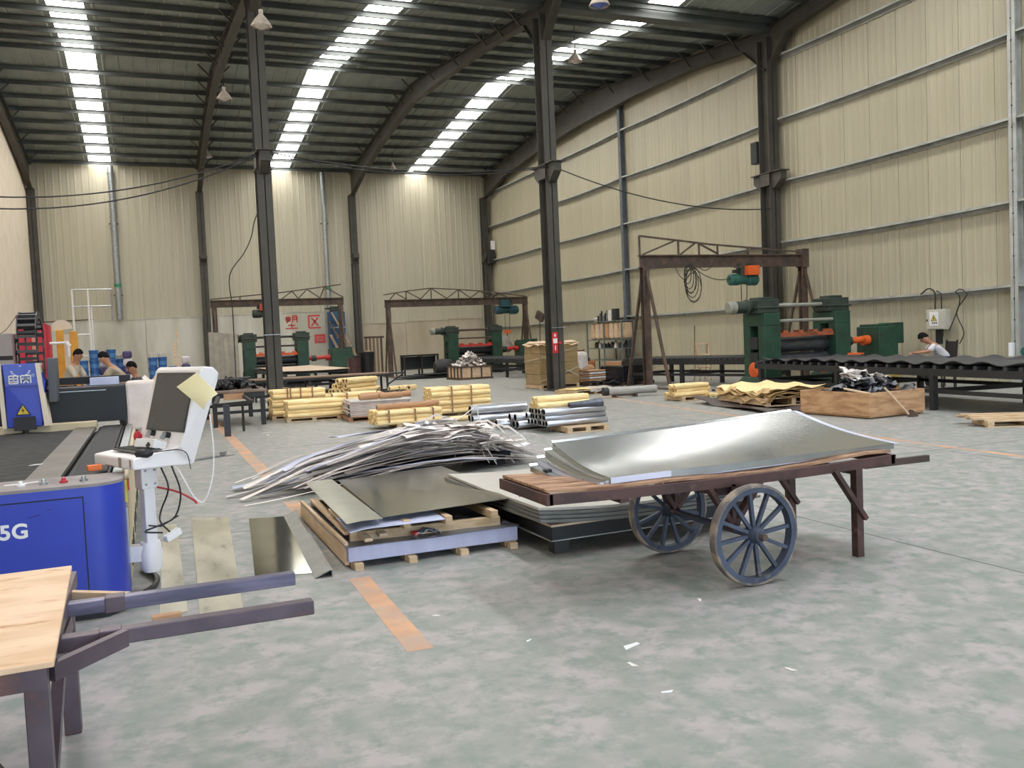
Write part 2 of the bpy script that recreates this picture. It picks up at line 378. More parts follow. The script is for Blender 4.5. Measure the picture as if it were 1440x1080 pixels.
# ------------------------------------------------------------------ object materials
m_rust = M('brown_steel', (92, 74, 62), (70, 58, 50), rough=0.65, scale=3, amt=.9, c3=(116, 84, 62), s3=4, t3=(.56, .72))
m_green = M('machine_green', (40, 76, 56), (30, 60, 45), rough=0.5, scale=4, c3=(38, 46, 40), s3=3, t3=(.55, .7))
m_dgreen = M('oily_green', (54, 66, 56), (40, 48, 42), rough=0.55, scale=5, c3=(28, 32, 28), s3=3, t3=(.55, .7))
m_hgreen = M('hoist_green', (46, 104, 92), (36, 84, 76), rough=.45, scale=4)
m_orange = M('machine_orange', (232, 106, 44), (212, 90, 36), rough=.5, scale=4)
m_rustor = M('rusty_orange', (168, 88, 52), (126, 70, 46), rough=.65, scale=5, amt=.8)
m_red = M('shaft_red', (206, 62, 48), (184, 52, 42), rough=.5)
m_roller = M('worn_steel', (92, 94, 98), (66, 68, 72), rough=.35, metal=.6, scale=3, stretch=(1, 4, 4))
m_paleshaft = M('pale_shaft', (150, 150, 138), (128, 128, 116), rough=.5)
m_black = M('black_rubber', (30, 31, 33), (22, 23, 25), rough=.5, scale=5)
m_blackframe = M('black_frame', (44, 44, 44), (34, 34, 34), rough=.6, scale=4, c3=(66, 58, 50), s3=4, t3=(.6, .75))
m_rubber = M('grey_black_rubber', (70, 70, 72), (54, 54, 56), rough=.55, scale=3, stretch=(1, .4, 1))
m_wood = M('pallet_wood', (206, 180, 146), (184, 156, 120), rough=.75, scale=5, amt=.8, stretch=(1, 6, 6))
m_woody = M('pallet_wood_cross', (208, 182, 148), (184, 156, 120), rough=.75, scale=5, amt=.8, stretch=(6, 1, 6))
m_ply = M('plywood', (196, 156, 116), (174, 132, 94), rough=.7, scale=3, amt=.9, stretch=(1, 1, 5), c3=(136, 96, 66), s3=3, t3=(.58, .74))
m_lply = M('light_plywood', (216, 190, 160), (200, 170, 136), rough=.7, scale=3, amt=.8, stretch=(1, 1, 4))
m_yellow = M('yellow_wrap', (248, 224, 168), (236, 204, 142), rough=.55, scale=6, amt=.8, stretch=(.6, 3, 3))
m_yellow2 = M('dull_yellow_wrap', (226, 188, 112), (206, 164, 92), rough=.55, scale=6, amt=.8, stretch=(.6, 3, 3))
m_core = M('paper_core', (150, 112, 66), (110, 80, 46), rough=.8)
m_zinc = M('bright_galvanised', (205, 205, 208), (178, 178, 182), rough=.3, metal=.85, scale=5, stretch=(.5, 3, 3))
m_kraft = M('kraft_paper', (192, 150, 112), (170, 128, 94), rough=.7, scale=5)
m_blue = M('bucket_blue', (46, 96, 156), (38, 82, 136), rough=.4)
m_purple = M('purple_print', (74, 62, 108), (66, 56, 98), rough=.5)
m_lilac = M('offcut_lilac', (196, 200, 222), (176, 180, 206), rough=.4, scale=3)
m_strip = M('offcut_cream', (238, 230, 224), (222, 212, 204), rough=.5, scale=3)
m_strip2 = M('offcut_dull', (206, 196, 192), (178, 168, 164), rough=.5, scale=3)
m_film = M('clear_film', (225, 220, 214), (205, 198, 190), rough=.25, alpha=.55)

# ------------------------------------------------------------------ things on the back wall
def duct(x, z0, z1, r, label):
    t = thing('ventilation_duct', label, 'duct', (x, -.28, z0), group=None)
    obj('pipe', MB().tube((0, 0, 0), (0, 0, z1 - z0), r, 14), m_galv, t, smooth=40)
    n = 6
    for k in range(n): obj('collar', MB().tube((0, 0, .4 + k * (z1 - z0 - .8) / (n - 1)), (0, 0, .46 + k * (z1 - z0 - .8) / (n - 1)), r * 1.18, 14), m_galv, t, smooth=40)
    for k in (1, 4): obj('bracket', MB().b2((-r * 1.5, -.03, k * 1.2), (r * 1.5, .2, k * 1.2 + .04)), m_steel, t)
    return t
d1 = duct(-20.18, 3.4, 11.1, .15, 'tall galvanised duct on back wall above the white pipe frame')
obj('green_label', MB().tube((0, 0, 1.62), (0, 0, 1.86), .158, 14), M('green_tape', (40, 150, 110), rough=.5), d1, smooth=40)
d2 = duct(-9.57, 3.5, 11.1, .13, 'tall galvanised duct on back wall above the blue cabinet')
obj('green_label', MB().tube((0, 0, 1.2), (0, 0, 1.4), .138, 14), bpy.data.materials['green_tape'], d2, smooth=40)
# painted characters on the white lower cladding
m_redpaint = M('red_paint', (206, 64, 62), (196, 84, 80), rough=.6)
def text(name, s, size, mat, parent, loc, rot, ext=.004):
    cu = bpy.data.curves.new(name, 'FONT'); cu.body = s; cu.size = size; cu.extrude = ext; cu.align_x = 'CENTER'; cu.align_y = 'CENTER'
    cu.materials.append(mat); o = bpy.data.objects.new(name, cu); COL.objects.link(o); o.location = loc; o.rotation_euler = rot
    if parent is not None: o.parent = parent
    return o
def strokes(segs, s, w):
    b = MB()
    for (x0, z0, x1, z1) in segs: b.beam((x0 * s, 0, z0 * s), (x1 * s, 0, z1 * s), .006, w, up=(0, 0, 1) if abs(x1 - x0) > abs(z1 - z0) else (1, 0, 0))
    return b
SU = [(-.42, .36, -.02, .36), (-.32, .5, -.28, .38), (-.12, .5, -.18, .38), (-.4, .24, -.04, .24), (-.36, .34, -.36, .12), (-.08, .34, -.08, .12), (-.36, .12, -.08, .12), (-.22, .36, -.22, .12), (-.22, .12, -.36, -.02),
      (.1, .5, .1, .1), (.1, .5, .42, .5), (.42, .5, .42, 0), (.1, .36, .42, .36), (.1, .22, .42, .22), (.1, .1, .02, 0), (-.26, -.2, .26, -.2), (0, -.06, 0, -.42), (-.44, -.42, .44, -.42)]
QU = [(-.4, .45, .42, .45), (-.4, .45, -.4, -.42), (-.4, -.42, .45, -.42), (-.2, .3, .28, -.28), (.26, .3, -.22, -.28)]
t = thing('wall_lettering', 'two red painted characters on white cladding left of blue cabinet', 'lettering', (-11.2, -.078, 2.95))
obj('character', strokes(SU, .74, .066), m_redpaint, t).location = (-.42, 0, 0)
obj('character', strokes(QU, .76, .09), m_redpaint, t).location = (.82, 0, 0)
t = thing('wall_plaque', 'small red notice plate below the right painted character', 'notice', (-10.12, -.075, 2.02))
obj('plate', MB().b2((-.3, -.012, -.24), (.3, 0, .24)), m_redpaint, t)
obj('text_lines', MB().b2((-.22, -.015, .08), (.22, -.012, .11)).b2((-.22, -.015, -.02), (.22, -.012, .01)).b2((-.22, -.015, -.12), (.22, -.012, -.09)), M('pale_red', (226, 150, 144), rough=.6), t)
# blue cabinet
t = thing('control_cabinet', 'tall blue control cabinet against back wall beside red lettering', 'cabinet', (-9.25, -.55, 0))
m_cab = M('cabinet_blue', (38, 84, 122), (32, 72, 108), rough=.45)
obj('body', MB().b2((-.42, -.3, .1), (.42, .4, 3.45)), m_cab, t, bevel=.01)
obj('plinth', MB().b2((-.4, -.28, 0), (.4, .38, .1)), m_dark, t)
dr = obj('door', MB().b2((-.4, -.32, .15), (.4, -.3, 2.55)), m_cab, t, bevel=.006)
obj('handle', MB().b2((-.1, -.35, 2.0), (.1, -.32, 2.05)), m_galv, dr)
obj('instrument_panel', MB().b2((-.4, -.32, 2.6), (.4, -.3, 3.1)), m_cab, t)
obj('trim_strip', MB().b2((-.42, -.325, 2.56), (.42, -.3, 2.62)), m_galv, t)
for k in range(5): obj('gauge', MB().tube((-.3 + k * .15, -.32, 2.85), (-.3 + k * .15, -.345, 2.85), .05, 12), m_dark, t, smooth=40)
obj('vent_hood', MB().b2((-.3, -.2, 3.45), (.1, .2, 3.75)).tube((-.6, 0, 3.65), (-.2, 0, 3.65), .05, 8), m_dgreen, t)
# leaning timber and slat rack near the second back column
for i, (x0, y0, x1, z1, w, lab) in enumerate(((-8.5, -4.0, -9.6, 3.4, .11, 'long leaning timber plank at right of blue cabinet'), (-8.75, -3.7, -9.75, 2.9, .13, 'grey leaning board left of the long timber plank'), (-9.15, -3.2, -9.72, 2.2, .16, 'short grey leaning board nearest the blue cabinet'))):
    t = thing('timber_plank', lab, 'plank', (x0, y0, 0)); obj('board', MB().beam((0, 0, 0.03), (x1 - x0, 2.95 - (4 + y0), z1), w, .04), m_rust if i == 1 else M('grey_timber%d' % i, (150, 128, 106), (124, 104, 86), rough=.8), t)
t = thing('slat_rack', 'brown upright slatted rack standing near the second back column', 'rack', (-7.95, -3.6, 0))
for k in range(5): obj('slat', MB().b2((-.46 + k * .2, -.02, 0.05), (-.36 + k * .2, .02, 1.95)), M('slat_brown%d' % k, (112 + k * 9, 92 + k * 8, 72 + k * 7), rough=.7) if k < 4 else m_rust, t)
obj('top_rail', MB().b2((-.52, -.04, 1.9), (.54, .04, 2.0)), m_rust, t); obj('bottom_rail', MB().b2((-.52, -.04, 0), (.54, .04, .08)), m_rust, t)
t = thing('waste_bin', 'black lidded bin in front of slatted rack with yellow cloth', 'bin', (-8.75, -5.2, 0))
obj('body', MB().rings((0, 0, 0), (0, 0, 1), [(0, .02), (0, .34), (1.15, .4), (1.15, .36), (1.1, .02)], 16), m_black, t, smooth=40)
obj('lid', MB().rings((0, 0, 1.15), (0, 0, 2), [(0, .42), (.04, .42), (.08, .3), (.1, .01)], 16), m_black, t, smooth=40)
obj('yellow_cloth', MB().box((.05, -.1, 1.24), (.24, .2, .05), .3), m_yellow, t)
t = thing('waste_bin', 'black lidded bin standing left of the other black bin', 'bin', (-9.5, -5.6, 0))
obj('body', MB().rings((0, 0, 0), (0, 0, 1), [(0, .02), (0, .3), (1.0, .36), (1.0, .32), (.95, .02)], 16), M('brown_bin', (88, 58, 54), rough=.5), t, smooth=40)
obj('lid', MB().rings((0, 0, 1.0), (0, 0, 2), [(0, .38), (.03, .38), (.06, .3), (.08, .01)], 16), m_black, t, smooth=40)

# ------------------------------------------------------------------ gantry cranes
def gantry(label, x0, x1, y, zb, zt, chord, webs, foot, cable=None, lean=.0):
    """beam x0..x1 at height zb..zt; chord = list of (x,z); webs = list of ((x,z),(x,z))"""
    cx = (x0 + x1) / 2; t = thing('gantry_crane', label, 'gantry crane', (cx, y, 0))
    Lc = lambda x, z, dy=0: (x - cx, dy, z)
    obj('beam', MB().ibeam(Lc(x0, (zb + zt) / 2), Lc(x1, (zb + zt) / 2), .2, zt - zb, .03), m_rust, t)
    for a, b in zip(chord[:-1], chord[1:]): obj('chord', MB().beam(Lc(*a), Lc(*b), .05, .05), m_rust, t)
    for a, b in webs: obj('web_bar', MB().beam(Lc(*a), Lc(*b), .045, .045), m_rust, t)
    for xl in (x0 + .15, x1 - .15):
        lg = obj('leg', MB().ibeam(Lc(xl, .02), Lc(xl, zb), .2, .2, .025, up=(0, 1, 0)), m_rust, t)
        for s in (-1, 1): obj('brace', MB().beam(Lc(xl, .02, s * foot), Lc(xl, zb - .1, s * .1), .07, .07), m_rust, lg)
        obj('foot_plate', MB().b2((xl - cx - .2, -foot - .1, 0), (xl - cx + .2, foot + .1, .02)), m_rust, lg)
    return t
g1 = gantry('far brown gantry crane with sloping truss in front of red lettering', -16.42, -10.77, -10, 3.41, 3.72,
       [(-16.4, 3.76), (-13.4, 4.0), (-10.85, 4.3)], [((-15.2, 3.72), (-15.2, 3.86)), ((-14.2, 3.72), (-14.2, 3.94)), ((-13.45, 3.72), (-13.0, 4.04)), ((-13.0, 4.04), (-12.75, 3.72)), ((-12.75, 3.72), (-12.35, 4.11)), ((-12.35, 4.11), (-11.8, 3.72)), ((-11.8, 3.72), (-11.6, 4.2)), ((-11.6, 4.2), (-10.78, 3.74))], 1.1)
g2 = gantry('far brown gantry crane with peaked zigzag truss over the crate of offcuts', -8.65, -1.4, -9, 3.26, 3.61,
       [(-8.68, 3.85), (-7.6, 4.0), (-6.37, 4.12), (-5.0, 4.03), (-3.4, 3.9), (-1.45, 3.62)],
       [((-8.4, 3.62), (-8.1, 3.93)), ((-8.1, 3.93), (-7.6, 3.62)), ((-7.6, 3.62), (-7.6, 4.0)), ((-7.6, 4.0), (-6.9, 3.62)), ((-6.9, 3.62), (-6.37, 4.12)), ((-6.37, 4.12), (-6.37, 3.62)), ((-6.37, 4.12), (-5.6, 3.62)), ((-5.6, 3.62), (-5.0, 4.03)), ((-5.0, 4.03), (-5.0, 3.62)), ((-5.0, 4.03), (-4.4, 3.62)), ((-4.4, 3.62), (-3.9, 3.94)), ((-3.9, 3.94), (-3.4, 3.62)), ((-3.4, 3.62), (-3.0, 3.82)), ((-3.0, 3.82), (-2.5, 3.62))], 1.0)
g3 = gantry('near brown gantry crane with sloped truss and coiled cable by right wall', -6.02, -.14, -27.7, 3.40, 3.76,
       [(-6.0, 4.3), (-4.6, 4.16), (-3.6, 4.06), (-.4, 3.84)], [((-6.0, 3.76), (-6.0, 4.3)), ((-5.9, 3.78), (-4.85, 4.16)), ((-4.72, 3.76), (-4.72, 4.16)), ((-4.65, 3.78), (-4.15, 4.1)), ((-4.02, 3.76), (-4.02, 4.08)), ((-4.0, 4.08), (-3.4, 3.8)), ((-3.38, 3.76), (-3.38, 4.03)), ((-2.3, 3.76), (-2.3, 3.96))], 1.15)
obj('beam_end_plate', MB().b2((2.68, -.16, 3.36), (2.92, .16, 3.92)), m_rust, g3)
# coiled cable hanging from the near beam
t = thing('cable_coil', 'grey cable coil hanging from the near gantry beam', 'cable coil', (-4.45, -27.86, 3.3))
for k in range(7):
    rr = .12 + .025 * k; dz = -.1 - .05 * k
    obj('loop', MB().path([(rr * cos(a * pi / 8) * (1 + .1 * (k % 2)) + .03 * (k - 3), -.03 * (k % 3), dz * 1.2 + (rr + .14 + .06 * (k % 3)) * sin(a * pi / 8)) for a in range(17)], .012, 5), m_blackframe, t, smooth=50)
obj('cable_run', MB().path(sag((.1, 0, .1), (1.9, .1, -.05), .3), .012, 5).path(sag((-.5, 0, .1), (.1, 0, .1), .35), .01, 5).path(sag((.3, 0, .1), (.95, 0, .45), .25), .01, 5), m_blackframe, t, smooth=50)

def hoist(label, x, y, z, s, drum, box, boxside=.15):
    t = thing('electric_hoist', label, 'hoist', (x, y, z))
    obj('drum', MB().rings((-.5 * s, 0, 0), (.5 * s, 0, 0), [(0, .02), (0, .13 * s), (.04 * s, .17 * s), (.32 * s, .17 * s), (.36 * s, .14 * s), (.62 * s, .14 * s), (.66 * s, .18 * s), (.94 * s, .18 * s), (1.0 * s, .13 * s), (1.0 * s, .02)], 16), drum, t, smooth=40)
    obj('control_box', MB().b2(((boxside - .22) * s, -.26 * s, .12 * s), ((boxside + .2) * s, .0, .4 * s)), box, t, bevel=.01)
    obj('trolley', MB().b2((-.15 * s, -.1 * s, .15 * s), (.05 * s, .12 * s, .36 * s)).b2((-.3 * s, .02, .2 * s), (.3 * s, .12 * s, .3 * s)).tube((-.2 * s, -.14, .42 * s), (-.2 * s, .14, .42 * s), .06, 10).tube((.2 * s, -.14, .42 * s), (.2 * s, .14, .42 * s), .06, 10), m_dgreen, t)
    obj('rope', MB().tube((-.08 * s, 0, -.14 * s), (-.08 * s, 0, -.85 * s), .012, 6).tube((.14 * s, 0, -.14 * s), (.1 * s, 0, -.85 * s), .012, 6), m_blackframe, t)
    h = obj('hook_block', MB().b2((-.12 * s, -.05, -.95 * s), (.14 * s, .05, -.82 * s)), m_orange if drum is not m_hgreen else m_dgreen, t)
    obj('hook', MB().path([(.0, 0, -.95 * s), (0, 0, -1.05 * s), (.07 * s, 0, -1.12 * s), (.05 * s, 0, -1.22 * s), (-.04 * s, 0, -1.2 * s)], .02 * s, 6), m_blackframe, h, smooth=50)
    return t
m_hblue = M('hoist_blue', (44, 84, 92), (34, 66, 74), rough=.45)
hoist('green hoist with orange control box hanging under near gantry', -2.5, -27.7, 3.02, 1.0, m_hgreen, m_orange, .22)
hoist('dark hoist with red control box under gantry by red lettering', -14.2, -10, 3.1, 1.05, m_dgreen, M('hoist_red', (188, 70, 48), rough=.5), .0)
h2 = hoist('blue-green hoist hanging under the peaked truss gantry', -2.55, -9, 2.98, 1.2, m_hblue, m_hblue, -.1)
t = thing('plastic_bag', 'pale plastic bag hanging at the hook of the blue-green hoist', 'bag', (-2.75, -9.05, 1.3))
g = [[(.42 * cos(a * pi / 6) * rr * (1 + .18 * sin(a * 2.3 + q)), .25 * sin(a * pi / 6) * rr, zz + .05 * sin(a * 1.7)) for a in range(13)] for q, (rr, zz) in enumerate(((.15, .42), (.55, .36), (.7, .1), (1.15, -.12), (1.0, -.28), (.4, -.36)))]
obj('bag', MB().grid(g, (0, 0, -.01)), M('dirty_film', (176, 170, 160), (150, 142, 132), rough=.4), t, smooth=60)

# ------------------------------------------------------------------ roller mills
def mill(label, loc, roll, shaft, bar, capmat, gear_dx=1.25, frame=m_rustor, big=False):
    t = thing('roller_mill', label, 'mill', loc)
    obj('bed_frame', MB().b2((-1.75, -.75, 0), (1.75, -.55, .12)).b2((-1.75, .55, 0), (1.75, .75, .12)).b2((-1.75, -.55, 0), (-1.5, .55, .12)).b2((1.5, -.55, 0), (1.75, .55, .12)), m_blackframe, t)
    for s in (-1, 1):
        x = s * 1.1
        b = MB()
        b.b2((x - .24, -.42, .55), (x + .24, -.16, 1.55)).b2((x - .24, .16, .55), (x + .24, .42, 1.55)).b2((x - .24, -.42, 1.55), (x + .24, .42, 1.86)).b2((x - .24, -.42, .12), (x + .24, .42, .55))
        b.prism([(x - .36, -.62, .12), (x - .36, .62, .12), (x - .3, .42, .3), (x - .3, -.42, .3)], (.72 if s else 0, 0, 0))
        h = obj('housing', b, m_green, t, bevel=.015)
        obj('bearing_block', MB().b2((x - .26, -.15, .98), (x + .26, .15, 1.28)).b2((x - .26, -.15, .56), (x + .26, .15, .9)), m_blackframe, h)
        obj('side_cover', MB().rings((x - .245, -.0, .46), (x - .3, 0, .46), [(0, .2), (.03, .2), (.05, .16), (.05, .01)], 16), m_orange if big else m_dgreen, h, smooth=40)
        obj('gearbox', MB().b2((x - .32, -.3, 1.86), (x + .32, .3, 2.2)).b2((x - .36, -.34, 1.98), (x + .36, .34, 2.02)).b2((x - .2, -.2, 2.2), (x + .2, .2, 2.26)), m_dgreen, t, bevel=.02)
    mt = obj('motor', MB().rings((-1.42, 0, 2.03), (-2.1, 0, 2.03), [(0, .02), (0, .14), (.05, .15), (.1, .19), (.14, .19), (.16, .15), (.45, .15), (.5, .15)], 16), m_dgreen, t, smooth=40)
    obj('motor_cap', MB().rings((-1.9, 0, 2.03), (-2.2, 0, 2.03), [(0, .16), (.16, .16), (.2, .12), (.21, .01)], 16), capmat, mt, smooth=40)
    obj('tie_bar', MB().tube((-.8, 0, 2.05), (.8, 0, 2.05), .05, 10), bar, t, smooth=40)
    obj('tie_bar', MB().tube((-.86, -.3, 1.66), (.86, -.3, 1.66), .04, 10), bar, t, smooth=40)
    obj('roller', MB().rings((-.9, 0, 1.06), (.9, 0, 1.06), [(0, .02), (0, .1), (.05, .1), (.05, .19), (1.75, .19), (1.75, .1), (1.8, .1), (1.8, .02)], 24), roll, t, smooth=40)
    obj('roller', MB().rings((-.9, 0, .68), (.9, 0, .68), [(0, .02), (0, .1), (.05, .1), (.05, .18), (1.75, .18), (1.75, .1), (1.8, .1), (1.8, .02)], 24), roll, t, smooth=40)
    g = obj('guard_rail', MB().b2((-.86, -.34, 1.26), (.86, -.18, 1.36)).b2((-.86, .18, 1.26), (.86, .34, 1.34)), frame, t)
    for k in range(4): obj('clamp', MB().b2((-.72 + k * .46, -.36, 1.34), (-.58 + k * .46, -.16, 1.42)), frame, g)
    sf = obj('drive_shaft', MB().tube((1.36, 0, 1.06), (2.3, 0, 1.1), .085, 14), shaft, t, smooth=40)
    for xx in (1.5, 2.12): obj('coupling', MB().tube((xx, 0, 1.06), (xx + .2, 0, 1.07), .13, 14), shaft if xx > 2 else m_dgreen, sf, smooth=40)
    gb = MB().b2((2.34, -.45, .12), (3.05, .45, .5)).b2((2.3, -.4, .5), (2.95, .4, 1.42)).b2((2.36, -.36, 1.42), (2.7, .36, 1.48)).b2((2.95, -.3, .95), (3.25, .3, 1.5))
    obj('drive_gearbox', gb, m_green, t, bevel=.02)
    return t
mill('far green roller mill with orange rails left of red lettering', (-13.9, -10.5, 0.02), m_black, m_red, m_blackframe, m_dgreen, frame=m_orange)
mill('far green roller mill with red rails beside crate of offcuts', (-4.55, -9.5, 0.02), m_black, m_red, m_rust, m_paleshaft, frame=m_red)
mill('near green roller mill with orange covers in front of right wall', (-3.75, -31.5, 0.06), m_roller, m_orange, m_paleshaft, m_paleshaft, frame=m_rustor, big=True)
t = thing('steel_plinth', 'dark low steel plinth under the near green mill', 'plinth', (-3.75, -31.5, 0))
obj('slab', MB().b2((-1.9, -1.05, 0), (2.3, -.76, .05)).b2((-1.9, .76, 0), (2.3, 1.05, .05)).b2((-1.9, -.75, .0), (2.3, .75, .05)), m_blackframe, t)

# ------------------------------------------------------------------ conveyors along the hall
def conveyor(label, loc, L_, w, z, rz, nroll, legs, rollmat=m_roller, rr=.045):
    t = thing('roller_conveyor', label, 'conveyor', loc, rz)
    for s in (-1, 1): obj('side_rail', MB().b2((s * w / 2 - .03, 0, z - .19), (s * w / 2 + .03, L_, z - .065)), m_blackframe, t)
    rm = MB().tube((-w / 2 - .02, 0, 0), (w / 2 + .02, 0, 0), rr, 8).mesh('roller')
    for k in range(nroll):
        o = obj('roller', rm, rollmat, t); o.location = (0, .1 + (L_ - .2) * k / (nroll - 1), z - rr + .005)
    for yy in legs:
        for s in (-1, 1): obj('leg', MB().b2((s * w / 2 - .05, yy - .05, 0), (s * w / 2 + .05, yy + .05, z - .17)), m_blackframe, t)
        obj('cross_bar', MB().b2((-w / 2, yy - .03, .3), (w / 2, yy + .03, .38)), m_blackframe, t)
    for s in (-1, 1): obj('stretcher', MB().b2((s * w / 2 - .03, legs[0], .3), (s * w / 2 + .03, legs[-1], .37)), m_blackframe, t)
    return t
conveyor('dark roller conveyor behind the near mill beside black wrapped pallet', (-3.42, -30.3, 0), 5.0, 1.75, .81, R(15), 26, (.3, 2.6, 4.6))
cR = conveyor('long dark roller conveyor in front of the person in white', (-4.55, -32.25, 0), 9.2, 2.0, .79, pi + R(-7.4), 30, (.25, 3.2, 5.95, 8.9))
conveyor('far dark conveyor beneath the pale sheet at the left mill', (-13.9, -11.2, 0), 9.2, 2.0, .8, pi, 30, (.3, 3, 6, 8.9))
conveyor('far dark conveyor right of the slatted crate of offcuts', (-4.55, -10.2, 0), 9.4, 2.0, .78, pi, 30, (.3, 3, 6, 9.1))
# rubber sheet with a wavy edge lying on the long conveyor
t = thing('rubber_sheet', 'grey-black rubber sheet with wavy edge on the long conveyor', 'rubber sheet', (-4.55, -32.4, .8), pi + R(-7.4))
g = [[(x * 1.03, y, .012 + (.028 * (1 + sin(y * 9.2 + .6 * sin(y * 2.1)))) * (abs(x) ** 6) + .01 * sin(y * 3 + x)) for x in [-1 + .2 * i for i in range(11)]] for y in [.15 + k * .1 for k in range(90)]]
obj('sheet', MB().grid(g, (0, 0, -.012)), m_rubber, t, smooth=50)
t = thing('pale_board', 'pale brown board lying on the far left conveyor', 'board', (-13.9, -16.5, .805))
obj('board', MB().grid([[(x, y, .01 + .02 * (abs(x) ** 2)) for x in (-1.05, -.5, 0, .5, 1.05)] for y in (-4.0, -1, 1.5, 4)], (0, 0, -.01)), M('pale_board', (206, 184, 160), (188, 166, 142), rough=.6), t)
# long table in front of the left mill
t = thing('work_table', 'long narrow brown topped table behind yellow tube stacks', 'table', (-13.9, -22.0, 0))
obj('top', MB().b2((-2.3, -.45, .64), (1.85, .45, .68)), M('table_brown', (146, 122, 100), (122, 100, 82), rough=.6, scale=2, stretch=(1, 4, 1)), t)
obj('frame', MB().b2((-2.3, -.43, .57), (1.9, -.38, .64)).b2((-2.3, .38, .57), (1.9, .43, .64)), m_blackframe, t)
obj('end_shelf', MB().b2((1.85, -.4, .62), (2.4, .4, .66)), m_blackframe, t)
for x in (-2.2, -.6, .75, 1.8):
    for s in (-1, 1): obj('leg', MB().b2((x - .03, s * .4 - .03, 0), (x + .03, s * .4 + .03, .57)), m_blackframe, t)
obj('shelf_rail', MB().b2((-2.2, -.42, .12), (1.8, -.38, .17)).b2((-2.2, .38, .12), (1.8, .42, .17)), m_blackframe, t)
obj('brace', MB().beam((1.8, -.4, .3), (2.3, -.4, .6), .04, .04), m_blackframe, t)
# dark stand left of the middle mill with sheets on the floor
t = thing('steel_stand', 'low dark steel stand by back wall left of middle mill', 'stand', (-6.9, -8.6, 0))
obj('top', MB().b2((-.95, -.3, .92), (.8, .3, 1.0)), m_blackframe, t)
for x in (-.9, -.05, .75):
    for s in (-1, 1): obj('leg', MB().b2((x - .04, s * .26 - .04, 0), (x + .04, s * .26 + .04, .92)), m_blackframe, t)
obj('back_panel', MB().b2((-.9, .2, .3), (.75, .22, .9)), m_black, t); obj('rail', MB().b2((-.9, -.28, .3), (.75, -.24, .36)), m_blackframe, t)
t = thing('floor_sheets', 'dark flat sheets lying on floor beside the low steel stand', 'sheets', (-8.0, -12.0, 0))
for k in range(4): obj('sheet', MB().box((.25 * k, -.2 * (k % 2), .03 + .05 * k), (2.2 - .2 * k, 1.4, .03), .12 * (k - 1.5)), m_black if k % 2 else m_rubber, t)
t = thing('scrap_bundle', 'dark rounded bundle of rubber left of the slatted crate', 'bundle', (-6.75, -11.6, 0))
obj('bundle', MB().rings((-.45, 0, .4), (.5, 0, .4), [(0, .01), (.02, .25), (.2, .38), (.5, .4), (.8, .36), (.95, .2), (.96, .01)], 14), m_blackframe, t, smooth=40)
obj('skid', MB().b2((-.5, -.4, 0), (.5, .4, .06)), m_black, t)
# ------------------------------------------------------------------ pallets and tube stacks
_pal = {}
def pallet(label, loc, w, d, rz=0.0, h=.11, nsl=6, nrun=3, mat=None, along='x'):
    """slatted pallet; slats run along local x, runners along local y"""
    t = thing('wooden_pallet', label, 'pallet', loc, rz, 'pallets on the shop floor')
    key = (w, d, h, nsl)
    if key not in _pal:
        sl = MB().b2((-w / 2, -.045, 0), (w / 2, .045, .018)).mesh('slat')
        rn = MB().b2((-.045, -d / 2, 0.018), (.045, d / 2, h - .018)).mesh('runner')
        _pal[key] = (sl, rn)
    sl, rn = _pal[key]
    for k in range(nsl):
        o = obj('slat', sl, mat or m_wood, t); o.location = (0, -d / 2 + .045 + (d - .09) * k / (nsl - 1), h - .018)
    for k in range(nrun):
        o = obj('runner', rn, mat or m_woody, t); o.location = (-w / 2 + .045 + (w - .09) * k / (nrun - 1), 0, 0)
    for k in (0, nsl // 2, nsl - 1):
        o = obj('bottom_board', sl, mat or m_wood, t); o.location = (0, -d / 2 + .045 + (d - .09) * k / (nsl - 1), 0)
    return t
ORD = ['first', 'second', 'third', 'fourth', 'fifth', 'sixth', 'seventh']
_tube = {}
def tube_mesh(L_, r, kind):
    key = (round(L_, 3), round(r, 3), kind)
    if key in _tube: return _tube[key]
    n = 12 if kind == 'y' else 16
    if kind == 'y': prof = [(.03, .02), (.03, r * .55), (0, r * .72), (.012, r), (L_ - .012, r), (L_, r * .72), (L_ - .03, r * .55), (L_ - .03, .02)]
    else: prof = [(L_ * .5, r * .72), (0, r * .78), (0, r * .96), (.004, r), (L_ - .004, r), (L_, r * .96), (L_, r * .78), (L_ * .5, r * .72)]
    me = MB().rings((0, 0, 0), (1, 0, 0), prof, n).mesh('tube')
    ms = (m_yellow, m_core) if kind == 'y' else (m_zinc, m_black)
    for q in ms: me.materials.append(q)
    for p in me.polygons:
        k = p.index // n; p.use_smooth = True
        if kind == 'y': p.material_index = 1 if k in (0, len(prof) - 2) else 0
        else: p.material_index = 1 if k in (0, len(prof) - 2) else 0
    me.set_sharp_from_angle(angle=R(40)); _tube[key] = me; return me
